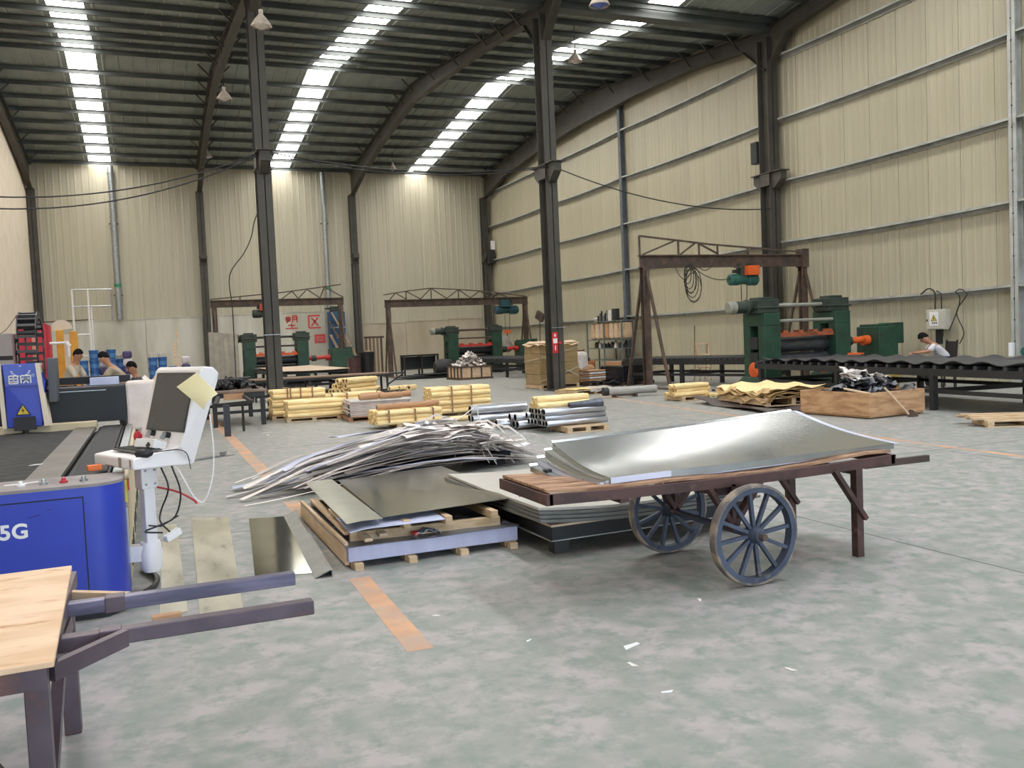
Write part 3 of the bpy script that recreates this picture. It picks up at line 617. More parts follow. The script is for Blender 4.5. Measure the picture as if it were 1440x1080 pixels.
def stack(name, label, cat, group, x, y, z, L_, r, rows, rz=0.0, kind='y', jit=.02, mats=None, dy=1):
    """rows = tubes per layer, front tube at y and the rest behind it (towards +y)"""
    me = tube_mesh(L_, r, kind); zz = z + r
    for i, n in enumerate(rows):
        off = (i % 2) * r * .9 if len(set(rows)) > 1 or True else 0
        for k in range(n):
            o = bpy.data.objects.new(name, me); COL.objects.link(o)
            lab = label
            if group:
                pos = '' if n == 1 else ORD[k] + ' '; lay = 'bottom' if i == 0 else ('top' if i == len(rows) - 1 else ORD[i])
                lab = label + ', ' + (('frontmost ' if k == 0 else ORD[k] + ' from front ') if n > 1 else '') + (lay + ' layer' if len(rows) > 1 else '')
            tag(o, lab.strip(', '), cat, group)
            yy = y + dy * (off + k * 2.02 * r)
            dx = rnd.uniform(-jit, jit)
            o.location = (x + dx - sin(rz) * (yy - y), y + (yy - y) * cos(rz), zz); o.rotation_euler = (rnd.uniform(0, 6.28), 0, rz + rnd.uniform(-.006, .006))
        zz += r * 1.76
    return zz
def strap(label, x, y0, y1, z0, z1, group='packing straps on the tube bundles'):
    t = obj('packing_strap', MB((x, y0, z0)).b2((x - .015, y0 - .006, z0), (x + .015, y0 + .0, z1)).b2((x - .015, y0 - .006, z1), (x + .015, y1, z1 + .005)), M('strap', (158, 116, 92), rough=.6) if 'strap' not in bpy.data.materials else bpy.data.materials['strap'])
    t.location = (x, y0, z0); tag(t, label, 'strap', group); return t
def carton_pack(name, label, cat, loc, d, rz, mat, group=None):
    b = MB(); b.box((0, 0, d[2] / 2), d); o = obj(name, b, mat, bevel=min(d) * .25); o.location = loc; o.rotation_euler = (0, 0, rz); return tag(o, label, cat, group)

# A: double stack by the left column
pallet('pallet under the front stack of yellow tubes by the left column', (-15.76, -30.13, 0), 1.15, .72, R(-3), h=.085)
stack('paper_tube', 'yellow tube in front stack by left column', 'tube', 'yellow tubes in the front stack by the left column', -16.34, -30.44, .085, 1.17, .05, [6, 6, 6, 6], R(-1.5))
pallet('pallet under the taller rear stack of yellow tubes by left column', (-15.93, -29.02, 0), 1.2, .9, 0, h=.085)
stack('paper_tube', 'yellow tube in rear stack by left column', 'tube', 'yellow tubes in the rear stack by the left column', -16.5, -29.4, .085, 1.17, .052, [7, 7, 7, 7, 6, 6], 0)
for x in (-16.17, -16.1, -15.88, -15.62): strap(ORD[int((x + 16.2) / .14)] + ' brown strap around rear yellow stack by left column', x, -29.45, -28.7, .45, .675, 'brown straps around the rear tube stack')
# A': stack behind the boards
pallet('pallet under the yellow tubes behind the white board bundle', (-14.7, -28.6, 0), 1.4, .8, 0, h=.085)
stack('paper_tube', 'yellow tube behind white board bundle', 'tube', 'yellow tubes behind the white board bundle', -15.42, -28.95, .085, 1.5, .052, [6, 6, 6, 6], 0)
for x in (-15.1, -14.75): strap('brown strap around the yellow tubes behind the white boards', x, -29.0, -28.35, .3, .47, 'brown straps behind the white boards')
# D: white board bundle with brown packages
pallet('reddish pallet under the white foam boards and brown packages', (-14.55, -31.0, 0), 1.35, 1.1, R(-4), h=.1, mat=M('reddish_wood', (172, 128, 96), (142, 104, 78), rough=.8))
for k in range(9):
    o = carton_pack('foam_board', 'thin white board, ' + ('lowest', 'second', 'third', 'fourth', 'fifth', 'sixth', 'seventh', 'eighth', 'topmost')[k] + ' in layered bundle between yellow tubes', 'board', (-14.55 + rnd.uniform(-.03, .03), -31.0 + rnd.uniform(-.02, .02), .1 + k * .036), (1.28, 1.0, .03), R(-4), M('board_white%d' % k, (214 + 3 * (k % 4), 200 + 3 * (k % 3), 192 + 4 * (k % 3)), rough=.6), 'white boards in the layered bundle')
t = thing('end_cover', 'black sheet standing at the end of the white board bundle', 'cover', (-15.22, -31.35, 0), R(-4))
obj('sheet', MB().prism([(0, -.14, .1), (0, .14, .1), (0, .08, .38), (0, -.08, .38)], (.012, 0, 0)), m_black, t)
for k, (x, y, z, l) in enumerate(((-14.78, -31.32, .43, .42), (-14.3, -31.28, .43, .5), (-13.98, -31.0, .43, .4), (-14.6, -30.9, .43, .5))):
    o = obj('paper_package', MB().rings((-l / 2, 0, .06), (l / 2, 0, .06), [(0, .02), (0, .05), (.02, .065), (l - .02, .065), (l, .05), (l, .02)], 10), m_kraft, smooth=40)
    o.location = (x, y, z); o.rotation_euler = (0, 0, rnd.uniform(-.1, .1)); tag(o, ('left front', 'middle front', 'right', 'rear')[k] + ' brown paper package lying on white board bundle', 'package', 'brown packages on the white board bundle')
t = thing('wire_tangle', 'dark tangle of binding wire on top of the brown packages', 'wire', (-14.1, -30.85, .47))
obj('loops', MB().path([(.25 * cos(a) * (1 + .2 * sin(3 * a)), .2 * sin(a) * (1 + .15 * cos(5 * a)), .06 + .03 * sin(2.3 * a)) for a in [i * .4 for i in range(60)]], .008, 5).path([(-.4 + .02 * i, .02 * sin(i), .05 + .12 * sin(i * pi / 8)) for i in range(9)], .01, 5), m_blackframe, t, smooth=60)
# E: low wide bundle in front
pallet('pallet under the three-high bundle of yellow tubes in front of foam boards', (-14.35, -33.25, 0), .9, .7, 0, h=.07)
stack('paper_tube', 'yellow tube in low three-high bundle', 'tube', 'yellow tubes in the low three-high bundle', -15.18, -33.58, .07, 1.26, .05, [7, 6, 6], R(.5))
for x in (-14.95, -14.45, -14.1): strap('brown strap around the low three-high bundle of yellow tubes', x, -33.64, -33.0, .12, .34, 'straps on the low yellow bundle')
for k, (x, y, l) in enumerate(((-14.88, -33.42, .5), (-14.3, -33.35, .62), (-13.98, -33.15, .3))):
    o = obj('paper_package', MB().rings((-l / 2, 0, .05), (l / 2, 0, .05), [(0, .02), (0, .045), (.02, .055), (l - .02, .055), (l, .045), (l, .02)], 10), m_kraft, smooth=40)
    o.location = (x, y, .355); o.rotation_euler = (0, 0, rnd.uniform(-.1, .1)); tag(o, ('left', 'middle', 'right')[k] + ' brown paper package on top of low yellow bundle', 'package', 'brown packages on the low yellow bundle')
# F: six-high bundle
pallet('pallet under the six-high bundle of yellow tubes', (-12.95, -31.35, 0), 1.1, .9, 0, h=.06)
stack('paper_tube', 'yellow tube in tall six-high bundle', 'tube', 'yellow tubes in the six-high bundle', -13.58, -31.86, .06, 1.33, .051, [7, 7, 7, 6, 6, 6], R(.5))
for x in (-13.15, -12.72): strap('brown strap around the six-high bundle of yellow tubes', x, -31.93, -31.2, .06, .62, 'straps on the six-high bundle')
stack('paper_tube', 'single yellow tube on the floor at foot of six-high bundle', 'tube', None, -13.62, -33.1, 0, .7, .052, [1])
# G/H/I/J galvanised rolls
zr = lambda lab, grp, x, y, z, L_, r, rows, rz=R(1): stack('sheet_roll', lab, 'sheet roll', grp, x, y, z, L_, r, rows, rz, kind='z', jit=.03)
pallet('pallet under the first shiny rolls beside six-high yellow bundle', (-12.95, -34.05, 0), .8, .5, 0, h=.07)
zr('shiny roll next to single yellow tube', 'rolls in the first shiny group', -13.55, -34.32, .07, 1.08, .065, [3])
zr('large shiny galvanised roll on top of the first roll group', None, -13.58, -34.25, .2, 1.12, .092, [1])
zr('large shiny roll behind the topmost roll of the first group', None, -13.5, -34.02, .2, 1.1, .08, [1])
zr('shiny roll in small middle group', 'rolls in the middle group', -13.22, -35.55, .02, .95, .07, [3, 2])
zr('darker shiny roll leaning left of the small middle group', None, -13.42, -35.2, .02, .9, .08, [1])
pallet('small pallet under the big pile of shiny rolls', (-12.42, -36.35, 0), .75, .7, 0, h=.1)
zr('shiny roll in big pile under yellow tubes', 'rolls in the big pile', -13.05, -36.42, .1, 1.13, .055, [7, 7, 6])
stack('paper_tube', 'crumpled yellow tube on big shiny pile', 'tube', 'yellow tubes on the big shiny pile', -13.14, -36.2, .385, 1.0, .055, [3, 2], R(3), jit=.05)
o = obj('foil_roll', MB().rings((0, 0, 0), (1, 0, 0), [(0, .02), (0, .05), (.3, .065), (.5, .085), (.62, .09), (.62, .02)], 14), M('dark_foil', (104, 106, 114), (78, 80, 88), rough=.35, metal=.6, scale=14), smooth=40)
o.location = (-12.62, -36.42, .43); o.rotation_euler = (0, 0, R(4)); tag(o, 'crumpled dark foil roll at right end of yellow tubes', 'foil roll')
# C: rolls under the long table
pallet('low dark pallet under the tubes below the long table', (-13.0, -23.6, 0), 1.7, .9, 0, h=.16, mat=m_blackframe)
stack('paper_tube', 'large yellow tube under long table', 'tube', 'large yellow tubes under the long table', -13.7, -24.0, .16, 1.3, .085, [5, 4, 3], R(35), jit=.06)
for k in range(3):
    o = obj('paper_tube', tube_mesh(.45, .085, 'y'), None); o.location = (-12.5 + .3 * k, -24.1, .245); o.rotation_euler = (0, 0, R(20 + 15 * k)); tag(o, 'short yellow tube right of large ones under the long table', 'tube', 'short yellow tubes under the long table')

# ------------------------------------------------------------------ crates and cartons
t = thing('slatted_crate', 'light plywood crate with dark battens holding white offcuts', 'crate', (-6.85, -15.3, 0), R(4))
for (a, b) in (((-.65, -.7), (.65, -.68)), ((-.65, .68), (.65, .7)), ((-.65, -.7), (-.63, .7)), ((.63, -.7), (.65, .7))):
    obj('side_panel', MB().b2((a[0], a[1], .08), (b[0], b[1], .5)), m_lply, t)
for x in (-.66, -.22, .22, .66):
    for s in (-1, 1): obj('batten', MB().b2((x - .03, s * .7 - .03, .04), (x + .03, s * .7 + .03, .52)), m_rust, t)
for y in (-.35, 0, .35):
    for s in (-1, 1): obj('batten', MB().b2((s * .66 - .03, y - .03, .04), (s * .66 + .03, y + .03, .52)), m_rust, t)
obj('rim', MB().b2((-.7, -.74, .48), (.7, -.68, .53)).b2((-.7, .68, .48), (.7, .74, .53)).b2((-.7, -.7, .48), (-.64, .7, .53)).b2((.64, -.7, .48), (.7, .7, .53)), m_rust, t)
obj('base', MB().b2((-.72, -.76, 0), (.72, .76, .07)), m_rust, t)
def crumple(w, d, seed, amp=.12, n=7):
    q = random.Random(seed); ph = [q.uniform(0, 6) for _ in range(6)]
    return [[((i / (n - 1) - .5) * w, (j / (n - 1) - .5) * d, amp * (sin(i * 1.3 + ph[0]) * cos(j * 1.1 + ph[1]) + .5 * sin(i * 2.4 + ph[2]) * sin(j * 2.2 + ph[3]))) for j in range(n)] for i in range(n)]
m_offw = M('white_offcut', (232, 226, 218), (196, 186, 178), rough=.55, scale=6)
def heap(n, cx, cy, z0, w, d, h, name, label, cat, group, mats, size=(.35, .6), seed=1, amp=.06):
    q = random.Random(seed); pool = [MB().grid(crumple(q.uniform(*size), q.uniform(*size) * .55, seed * 31 + k, amp), (0, 0, -.006)).mesh(name) for k in range(7)]
    for k in range(n):
        f = (k / n); rr = 1 - .75 * f
        me = pool[k % 7]
        o = bpy.data.objects.new(name, me); COL.objects.link(o)
        mt = mats[q.randrange(len(mats))]
        if not me.materials: me.materials.append(mt)
        o.material_slots[0].link = 'OBJECT'; o.material_slots[0].material = mt
        o.location = (cx + q.uniform(-.5, .5) * w * rr, cy + q.uniform(-.5, .5) * d * rr, z0 + h * f + q.uniform(0, .05)); o.rotation_euler = (q.uniform(-.5, .5), q.uniform(-.5, .5), q.uniform(0, 6.28))
        for p in me.polygons: p.use_smooth = True
        tone = {'white_offcut': 'white', 'offcut_cream': 'cream', 'offcut_dull': 'dull', 'dark_scrap': 'dark', 'grey_scrap': 'grey', 'white_paint': 'bright white', 'black_rubber': 'black', 'black_frame': 'charcoal', 'grey_black_rubber': 'grey-black'}.get(mt.name, '')
        side = ('right' if o.location.x > cx + w * .12 else ('left' if o.location.x < cx - w * .12 else 'centre')) + (' back' if o.location.y > cy + d * .1 else (' front' if o.location.y < cy - d * .1 else ' middle'))
        tag(o, tone + ' ' + label + ', ' + side + (' low' if f < .35 else (' topmost' if f > .85 else ' upper')), cat, group)
heap(44, -6.85, -15.3, .46, 1.0, 1.0, .5, 'offcut', 'crumpled offcut heaped in slatted crate', 'offcut', 'white offcuts in the slatted crate', [m_offw, m_offw, m_strip, m_strip2], seed=5)
# wrapped carton pallet behind the sticker column
pallet('pallet under the tall film-wrapped carton stack behind sticker column', (-7.45, -24.6, 0), 1.3, 1.2, 0, h=.13)
t = thing('wrapped_cartons', 'tall brown carton block wrapped in clear film behind sticker column', 'cartons', (-7.45, -24.6, .13))
m_cart = M('wrapped_carton', (166, 140, 98), (142, 118, 80), rough=.3, scale=3, stretch=(1, 1, 5), bump=.3, bscale=9)
for k in range(4):
    for i in (-1, 1):
        for j in (-1, 1): obj('carton', MB().box((i * .325 + rnd.uniform(-.01, .01), j * .29, .16 + k * .315), (.645, .575, .31)), m_cart, t, bevel=.012)
obj('film_top', MB().grid([[(-.7 + .14 * i, -.62 + .155 * j, 1.29 + .04 * sin(i * 2.1 + j) - (.1 * ((i in (0, 10)) or (j in (0, 8))))) for j in range(9)] for i in range(11)], (0, 0, -.004)), m_lply, t, smooth=50)
obj('film_wrap', MB().path([(-.66, -.59, .1), (.66, -.59, .5), (.66, .59, .6), (-.66, .59, .7), (-.66, -.59, .8), (.66, -.59, 1.1)], .012, 4).path([(-.66, -.59, .9), (.66, -.59, .2)], .012, 4), M('film_edge', (208, 196, 170), rough=.2), t)
# red sticker on the column
t = thing('extinguisher_sign', 'red and white notice strip on the second steel column', 'sign', (-8.0, -26.345, 1.4))
obj('plate', MB().b2((-.19, -.012, -.3), (-.02, 0, .3)), M('sign_red', (214, 52, 62), rough=.4), t)
obj('white_field', MB().b2((-.17, -.016, -.02), (-.04, -.012, .12)), m_white, t)
obj('pictogram', MB().b2((-.13, -.016, .17), (-.08, -.012, .25)).b2((-.12, -.016, -.22), (-.09, -.012, -.08)), m_white, t)
obj('side_tag', MB().b2((.0, -.012, -.04), (.1, 0, .02)), bpy.data.materials['sign_red'], t)
obj('clamp_band', MB().b2((-.2, -.02, .42), (.32, .0, .44)), m_galv, t)
obj('clamp_band', MB().b2((-.25, -.02, .42), (.25, -.0, .44)), m_galv, c1).location = (0, -.27, 1.5)
# pallet with yellow sheet and film
pallet('pale pallet with yellow sheet and film right of sticker column', (-8.15, -28.25, 0), 1.35, .95, R(8), h=.13)
t = thing('packing_film', 'crumpled yellow sheet and clear film on the pale pallet', 'packing film', (-8.15, -28.25, .135), R(8))
obj('yellow_sheet', MB().grid([[(-.6 + .15 * i, -.4 + .1 * j, .02 + .02 * sin(i * 1.3) * cos(j)) for j in range(9)] for i in range(9)], (0, 0, -.01)), M('pale_yellow', (240, 220, 150), (228, 200, 128), rough=.5), t, smooth=50)
obj('film', MB().grid([[(-.2 + .12 * i, -.5, .05 - .018 * j + .01 * sin(i * 2.3)) if j else (-.2 + .12 * i, -.3, .07 + .02 * sin(i * 1.7)) for j in range(7)] for i in range(7)], (0, -.004, 0)), m_film, t, smooth=50)
# pale roll on a stand
t = thing('roller_core', 'long pale grey steel roller lying on a low floor stand', 'roller', (-7.93, -30.25, 0), R(-5))
obj('roller', MB().rings((-.72, 0, .16), (.72, 0, .16), [(0, .02), (0, .1), (1.42, .1), (1.42, .02)], 24), M('grey_roller', (170, 168, 160), (150, 148, 142), rough=.4), t, smooth=40)
obj('end_cap', MB().tube((-.73, 0, .16), (-.60, 0, .16), .102, 24), m_blackframe, t, smooth=40)
obj('stand', MB().b2((-.45, -.12, 0), (-.4, .12, .07)).b2((.1, -.12, 0), (.15, .12, .07)).b2((-.45, -.03, .03), (.15, .03, .06)), m_rust, t)
# yellow rolls on a pallet
pallet('small pallet under yellow rolls near the pale steel roller', (-7.62, -32.3, 0), .75, .7, R(2), h=.1)
stack('paper_tube', 'yellow roll near pale steel roller', 'tube', 'yellow rolls near the pale steel roller', -8.1, -32.55, .1, .95, .052, [4, 3, 3], R(3), jit=.08)
o = obj('paper_package', MB().grid(crumple(.4, .3, 77, .03), (0, 0, -.05)), M('crumpled_pale_yellow', (238, 214, 150), rough=.6), smooth=50); o.location = (-7.1, -32.6, .12); tag(o, 'crumpled pale yellow package at right of yellow rolls', 'package')
# pallet with curled brown sheets
t = thing('base_board', 'flat dark board lying under the pallet of curled brown sheets', 'board', (-7.55, -35.0, 0), R(-9))
obj('board', MB().grid([[(-.85 + .17 * i, -1.6 + .32 * j, .05 + .03 * sin(i + j * .7) + (.08 if i < 2 and j > 7 else 0)) for j in range(11)] for i in range(11)], (0, 0, -.02)), M('brown_grey_board', (96, 84, 76), (72, 64, 60), rough=.7), t, smooth=40)
obj('skid', MB().b2((-.6, -1.3, 0), (-.5, 1.3, .05)).b2((.5, -1.3, 0), (.6, 1.3, .05)), m_rust, t)
pallet('weathered pallet under the curled brown sheets', (-7.5, -35.0, .07), 1.15, 2.0, R(-9), h=.16, nsl=9, nrun=3)
m_curl = M('curled_brown_sheet', (198, 166, 110), (164, 132, 84), rough=.7, scale=4, amt=.9)
for k in range(6):
    g = [[(-.6 + .15 * i, -1.05 + .21 * j, .03 * k + .035 * sin(i * 1.5 + k) * cos(j * 1.2 + k * 2) - (.1 if i == 0 else 0) * (1 + .5 * sin(j * 2 + k))) for j in range(11)] for i in range(9)]
    o = obj('curled_sheet', MB().grid(g, (0, 0, -.008)), m_curl if k != 5 else m_yellow, smooth=50); o.location = (-7.5 + .02 * (k % 3), -35.0, .27); o.rotation_euler = (0, 0, R(-9 + 2 * (k % 2)))
    tag(o, ('lowest', 'second lowest', 'third', 'fourth', 'fifth', 'topmost yellowish')[k] + ' curled brown sheet piled on weathered pallet', 'sheet', 'curled brown sheets on the weathered pallet')
# big plywood crate with scrap
t = thing('plywood_crate', 'large open plywood crate full of black and white scrap', 'crate', (-7.55, -37.6, 0), R(3))
for nm, a, b in (('side_panel', (-.62, -.78, .05), (.62, -.755, .43)), ('side_panel', (-.62, .755, .05), (.62, .78, .43)), ('side_panel', (-.645, -.78, .05), (-.62, .78, .43)), ('side_panel', (.62, -.78, .05), (.645, .78, .43))):
    obj(nm, MB().b2(a, b), m_ply, t, bevel=.004)
obj('floor_board', MB().b2((-.62, -.76, .02), (.62, .76, .06)), m_ply, t)
obj('skid', MB().b2((-.6, -.72, 0), (-.5, .72, .05)).b2((-.05, -.72, 0), (.05, .72, .05)).b2((.5, -.72, 0), (.6, .72, .05)), m_rust, t)
obj('corner_post', MB().b2((-.62, -.755, .06), (-.57, -.7, .42)).b2((.57, -.755, .06), (.62, -.7, .42)), m_ply, t)
m_lead = M('dark_scrap', (40, 42, 46), (26, 28, 30), rough=.3, scale=6); m_grs = M('grey_scrap', (150, 152, 158), (110, 112, 118), rough=.35, metal=.3, scale=6)
heap(46, -7.55, -37.6, .34, .9, 1.1, .22, 'scrap_piece', 'sheet scrap heaped in plywood crate', 'scrap', 'scrap pieces in the plywood crate', [m_lead, m_lead, m_lead, m_grs], seed=9, size=(.3, .6), amp=.05)
heap(7, -7.55, -37.5, .56, .7, .7, .12, 'scrap_piece', 'curved scrap sheet lying across top of plywood crate', 'scrap', 'white scrap on the plywood crate', [m_white, m_offw], seed=12, size=(.4, .7), amp=.04)
for i, (a, b, lab) in enumerate((((-7.85, -38.45, .5), (-7.42, -38.55, .02), 'pale wooden stick leaning on right side of plywood crate'), ((-8.3, -38.0, .5), (-7.98, -38.3, .4), 'short pale stick lying across crate rim'))):
    t = thing('wooden_stick', lab, 'stick', a); obj('stick', MB(a).tube(a, b, .018, 8), m_lply, t)
    if i == 0: obj('broom_head', MB(a).prism([(-7.46, -38.6, 0.0), (-7.28, -38.6, 0.0), (-7.32, -38.6, .05), (-7.42, -38.6, .12)], (0, .07, 0)), m_rust, t)
# long boards on a pallet at the right
pallet('low pallet under long pale boards in front of conveyor', (-7.3, -40.45, 0), 1.1, .6, R(-30), h=.1)
for k in range(5):
    o = obj('timber_board', MB().b2((-.85, -.055, 0), (.85, .055, .028)), m_wood); o.location = (-7.25 + .05 * k, -40.65 + .11 * k, .1 + .028 * (k % 2)); o.rotation_euler = (0, 0, R(-33 + 3 * (k % 3))); tag(o, 'long pale board lying on low pallet before the conveyor', 'board', 'pale boards on the low pallet')
# black wrapped pallet behind near gantry leg, boxes beside it
pallet('pallet under the black wrapped block by near gantry leg', (-5.2, -25.3, 0), 1.3, 1.1, R(12), h=.1, mat=m_rust)
t = thing('wrapped_block', 'black film wrapped block behind the near gantry leg', 'wrapped goods', (-5.2, -25.3, .1), R(12))
obj('block', MB().box((0, 0, .25), (1.25, 1.05, .5)), M('black_film', (22, 24, 28), (34, 36, 42), rough=.25, scale=5, bump=.5, bscale=9), t, bevel=.04)
obj('loose_film', MB().grid(crumple(.7, .5, 91, .07), (0, 0, -.01)), bpy.data.materials['black_film'], t, smooth=60).location = (-.85, -.3, .02)
obj('top_carton', MB().b2((-.6, -.3, .5), (-.1, .3, .62)), m_kraft, t)
for k in range(5):
    carton_pack('foam_slab', 'flat white panel stacked left of black wrapped block', 'panel', (-6.2 + .03 * (k % 2), -24.9, .16 + k * .07), (.62, .6, .05), R(6), m_white if k % 2 else m_kraft, 'flat panels left of the black block')
pallet('small pallet under flat white panels by black wrapped block', (-6.2, -24.9, 0), .6, .6, R(6), h=.12, mat=m_rust)
carton_pack('cardboard_box', 'open tan cardboard box behind the flat white panels', 'box', (-5.9, -23.6, 0), (.8, .5, .62), R(8), m_kraft)

# ------------------------------------------------------------------ shelf with pale cartons on the right wall
t = thing('storage_shelf', 'grey steel shelf by right wall carrying pale cartons', 'shelf', (-.62, -15.9, 0))
m_shelf = M('shelf_grey', (110, 118, 114), (92, 100, 96), rough=.5)
for y in (-1.55, 0, 1.55):
    for x in (-.28, .28): obj('upright', MB().b2((x - .025, y - .025, 0), (x + .025, y + .025, 2.14)), m_shelf, t)
for z in (.45, .95, 1.32, 2.1): obj('shelf_board', MB().b2((-.3, -1.58, z), (.3, 1.58, z + .04)), m_shelf, t)
for k in range(7):
    y = -17.28 + k * .42
    o = carton_pack('pale_carton', ('far-end', 'second', 'third', 'fourth', 'fifth', 'sixth', 'seventh')[6 - k] + ' pale tall carton on the upper level of the grey steel shelf', 'carton', (-.62, y, 1.36), (.5, .36, .7), 0, M('pale_carton%d' % k, (206 + 6 * (k % 3), 176 + 8 * (k % 3), 142 + 9 * (k % 3)), rough=.75) if k != 3 else m_kraft, 'pale cartons on the steel shelf')
t = thing('tool_jumble', 'dark tools and bottles crowded on the middle shelf level', 'tools', (-.62, -15.9, .99))
for k in range(8): obj('tool', MB().rings((0, -1.3 + k * .36, 0), (0, -1.3 + k * .36, 1), [(0, .02), (0, .08 + .02 * (k % 3)), (.14 + .02 * (k % 4), .09), (.2 + .02 * (k % 4), .03), (.24, .01)], 10), (m_blackframe, m_dgreen, m_white, m_rust)[k % 4], t, smooth=40)
t = thing('top_clutter', 'rods and boards standing on top of the grey steel shelf', 'clutter', (-.62, -15.9, 2.14))
for k in range(6): obj('rod', MB().b2((-.05, .9 - .16 * k, 0), (0.0, .97 - .16 * k, .25 + .1 * (k % 3))), (m_blackframe, m_galv)[k % 2], t)
obj('board', MB().b2((-.1, -.35, 0), (.1, -.1, .45)), m_offw, t); obj('dark_board', MB().b2((-.1, -.75, 0), (.1, -.45, .5)), m_blackframe, t)
for k, (y, h) in enumerate(((-13.9, .5), (-13.4, .42))): carton_pack('orange_carton', 'small orange-brown carton on the floor left of the shelf', 'carton', (-1.4 - .4 * k, y - 1.5, 0), (.45, .4, h), .2, M('orange_carton%d' % k, (176, 116, 70), rough=.7), 'small cartons by the shelf')
t = thing('notice_sign', 'small white warning sign on right wall above the shelf end', 'sign', (.08, -13.4, 2.0))
obj('plate', MB().b2((-.01, -.22, -.35), (.01, .22, .35)), m_white, t); obj('symbol', MB().prism([(-.015, -.15, .02), (-.015, .15, .02), (-.015, 0, .26)], (.004, 0, 0)), M('warn_yellow', (226, 196, 70), rough=.5), t)
# brown chair
def chair(label, loc, rz, mat, back=.55):
    t = thing('chair', label, 'chair', loc, rz)
    obj('seat', MB().b2((-.21, -.21, .43), (.21, .21, .47)), mat, t, bevel=.01)
    for x in (-.19, .19):
        for y in (-.19, .19): obj('leg', MB().tube((x, y, 0), (x * .95, y * .95, .43), .02, 8), mat, t)
    for x in (-.18, .18): obj('back_post', MB().beam((x, .19, .45), (x, .26, .47 + back), .035, .03), mat, t)
    obj('backrest', MB().box((0, .245, .47 + back * .65), (.36, .025, back * .6), rot=(R(-7), 0, 0)), mat, t)
    return t
chair('brown wooden chair between wrapped cartons and the grey shelf', (-4.6, -20.6, 0), R(-60), M('chair_brown', (112, 70, 54), (92, 58, 46), rough=.5), .6)
o = carton_pack('white_sack', 'white plastic sack slumped behind wrapped cartons', 'sack', (-6.0, -23.6, 0), (.5, .5, 1.05), .3, m_offw)
# wooden step stool on the conveyor
t = thing('step_stool', 'pale wooden step stool standing behind the roller conveyor', 'stool', (-3.0, -26.2, 0), R(-10))
for x in (-.18, .18):
    obj('side', MB().beam((x, -.22, 0), (x, -.05, 1.16), .04, .03, up=(0, 1, 0)), m_lply, t); obj('side', MB().beam((x, .25, 0), (x, .0, 1.16), .04, .03, up=(0, 1, 0)), m_lply, t)
for z, y in ((.4, -.16), (.8, -.1), (1.14, -.02)): obj('step', MB().b2((-.2, y - .09, z), (.2, y + .09, z + .035)), m_lply, t)
# broom leaning at right wall
t = thing('broom', 'thin broom leaning on right wall behind the conveyor', 'broom', (-.6, -22.2, 0)); obj('handle', MB().tube((0, 0, .1), (.65, .9, 1.75), .018, 6), m_rust, t); obj('head', MB().box((0, 0, .08), (.14, .4, .16)), m_blackframe, t)
t = thing('upright_tool', 'dark rod with bent head leaning near the far right corner', 'tool', (-1.2, -9.8, 0)); obj('rod', MB().tube((0, 0, 0), (.2, .3, 2.6), .03, 6), m_rust, t); obj('head', MB().box((.2, .25, 2.6), (.16, .5, .4), rot=(.5, 0, .3)), m_rust, t)
# electrical box
t = thing('electrical_box', 'pale electrical box with yellow warning triangle on right wall', 'electrical box', (-.02, -32.5, 1.55))
m_ebox = M('box_cream', (190, 186, 172), (178, 174, 160), rough=.5)
obj('body', MB().b2((-.12, -.3, -.22), (.08, .3, .3)), m_ebox, t, bevel=.01)
d = obj('door', MB().b2((-.135, -.28, -.2), (-.12, .28, .28)), m_ebox, t, bevel=.005)
obj('notice', MB().b2((-.138, -.1, -.12), (-.135, .18, .24)), m_white, d)
m_wy = bpy.data.materials['warn_yellow']
obj('warning_triangle', MB().prism([(-.141, -.06, .0), (-.141, .14, .0), (-.141, .04, .17)], (.003, 0, 0)), m_black, d)
obj('triangle_field', MB().prism([(-.143, -.038, .012), (-.143, .118, .012), (-.143, .04, .146)], (.003, 0, 0)), m_wy, d)
obj('bolt_mark', MB().prism([(-.145, .05, .12), (-.145, .02, .06), (-.145, .06, .07), (-.145, .03, .02)], (.002, 0, 0)), m_black, d)
obj('caption', MB().b2((-.14, -.06, -.07), (-.138, -.02, -.03)).b2((-.14, 0, -.07), (-.138, .04, -.03)).b2((-.14, .06, -.07), (-.138, .1, -.03)), m_blackframe, d)
obj('lock', MB().b2((-.15, .24, .0), (-.135, .27, .05)), m_blackframe, d)
obj('conduit', MB().path([(-.02, .1, .3), (-.02, .1, .72), (-.02, .3, .85), (-.02, .55, .72)], .02, 6).path([(-.02, -.1, .3), (-.02, -.1, .7), (-.02, .05, .78)], .016, 6), m_blackframe, t, smooth=50)
obj('loose_cable', MB().path([(-.04, -.55, .72), (-.06, -.7, .55), (-.06, -.6, .2), (-.05, -.35, -.25)], .014, 6).path([(-.04, -.8, .72), (-.06, -.9, .6), (-.07, -.6, .2), (-.06, -.8, -.3), (-.1, -.7, -.6)], .014, 6).path([(-.04, -.55, .72), (-.04, -.68, .78), (-.04, -.8, .74)], .014, 6), m_blackframe, t, smooth=50)
obj('mounting', MB().b2((-.02, -.02, -.6), (.1, .1, -.22)).b2((-.06, -.15, -.4), (-.02, -.11, -.22)), m_blackframe, t)
chair('dark wooden chair behind the person in white by right wall', (-1.7, -34.1, 0), R(-100), M('dark_chair', (44, 40, 40), rough=.5), .62)
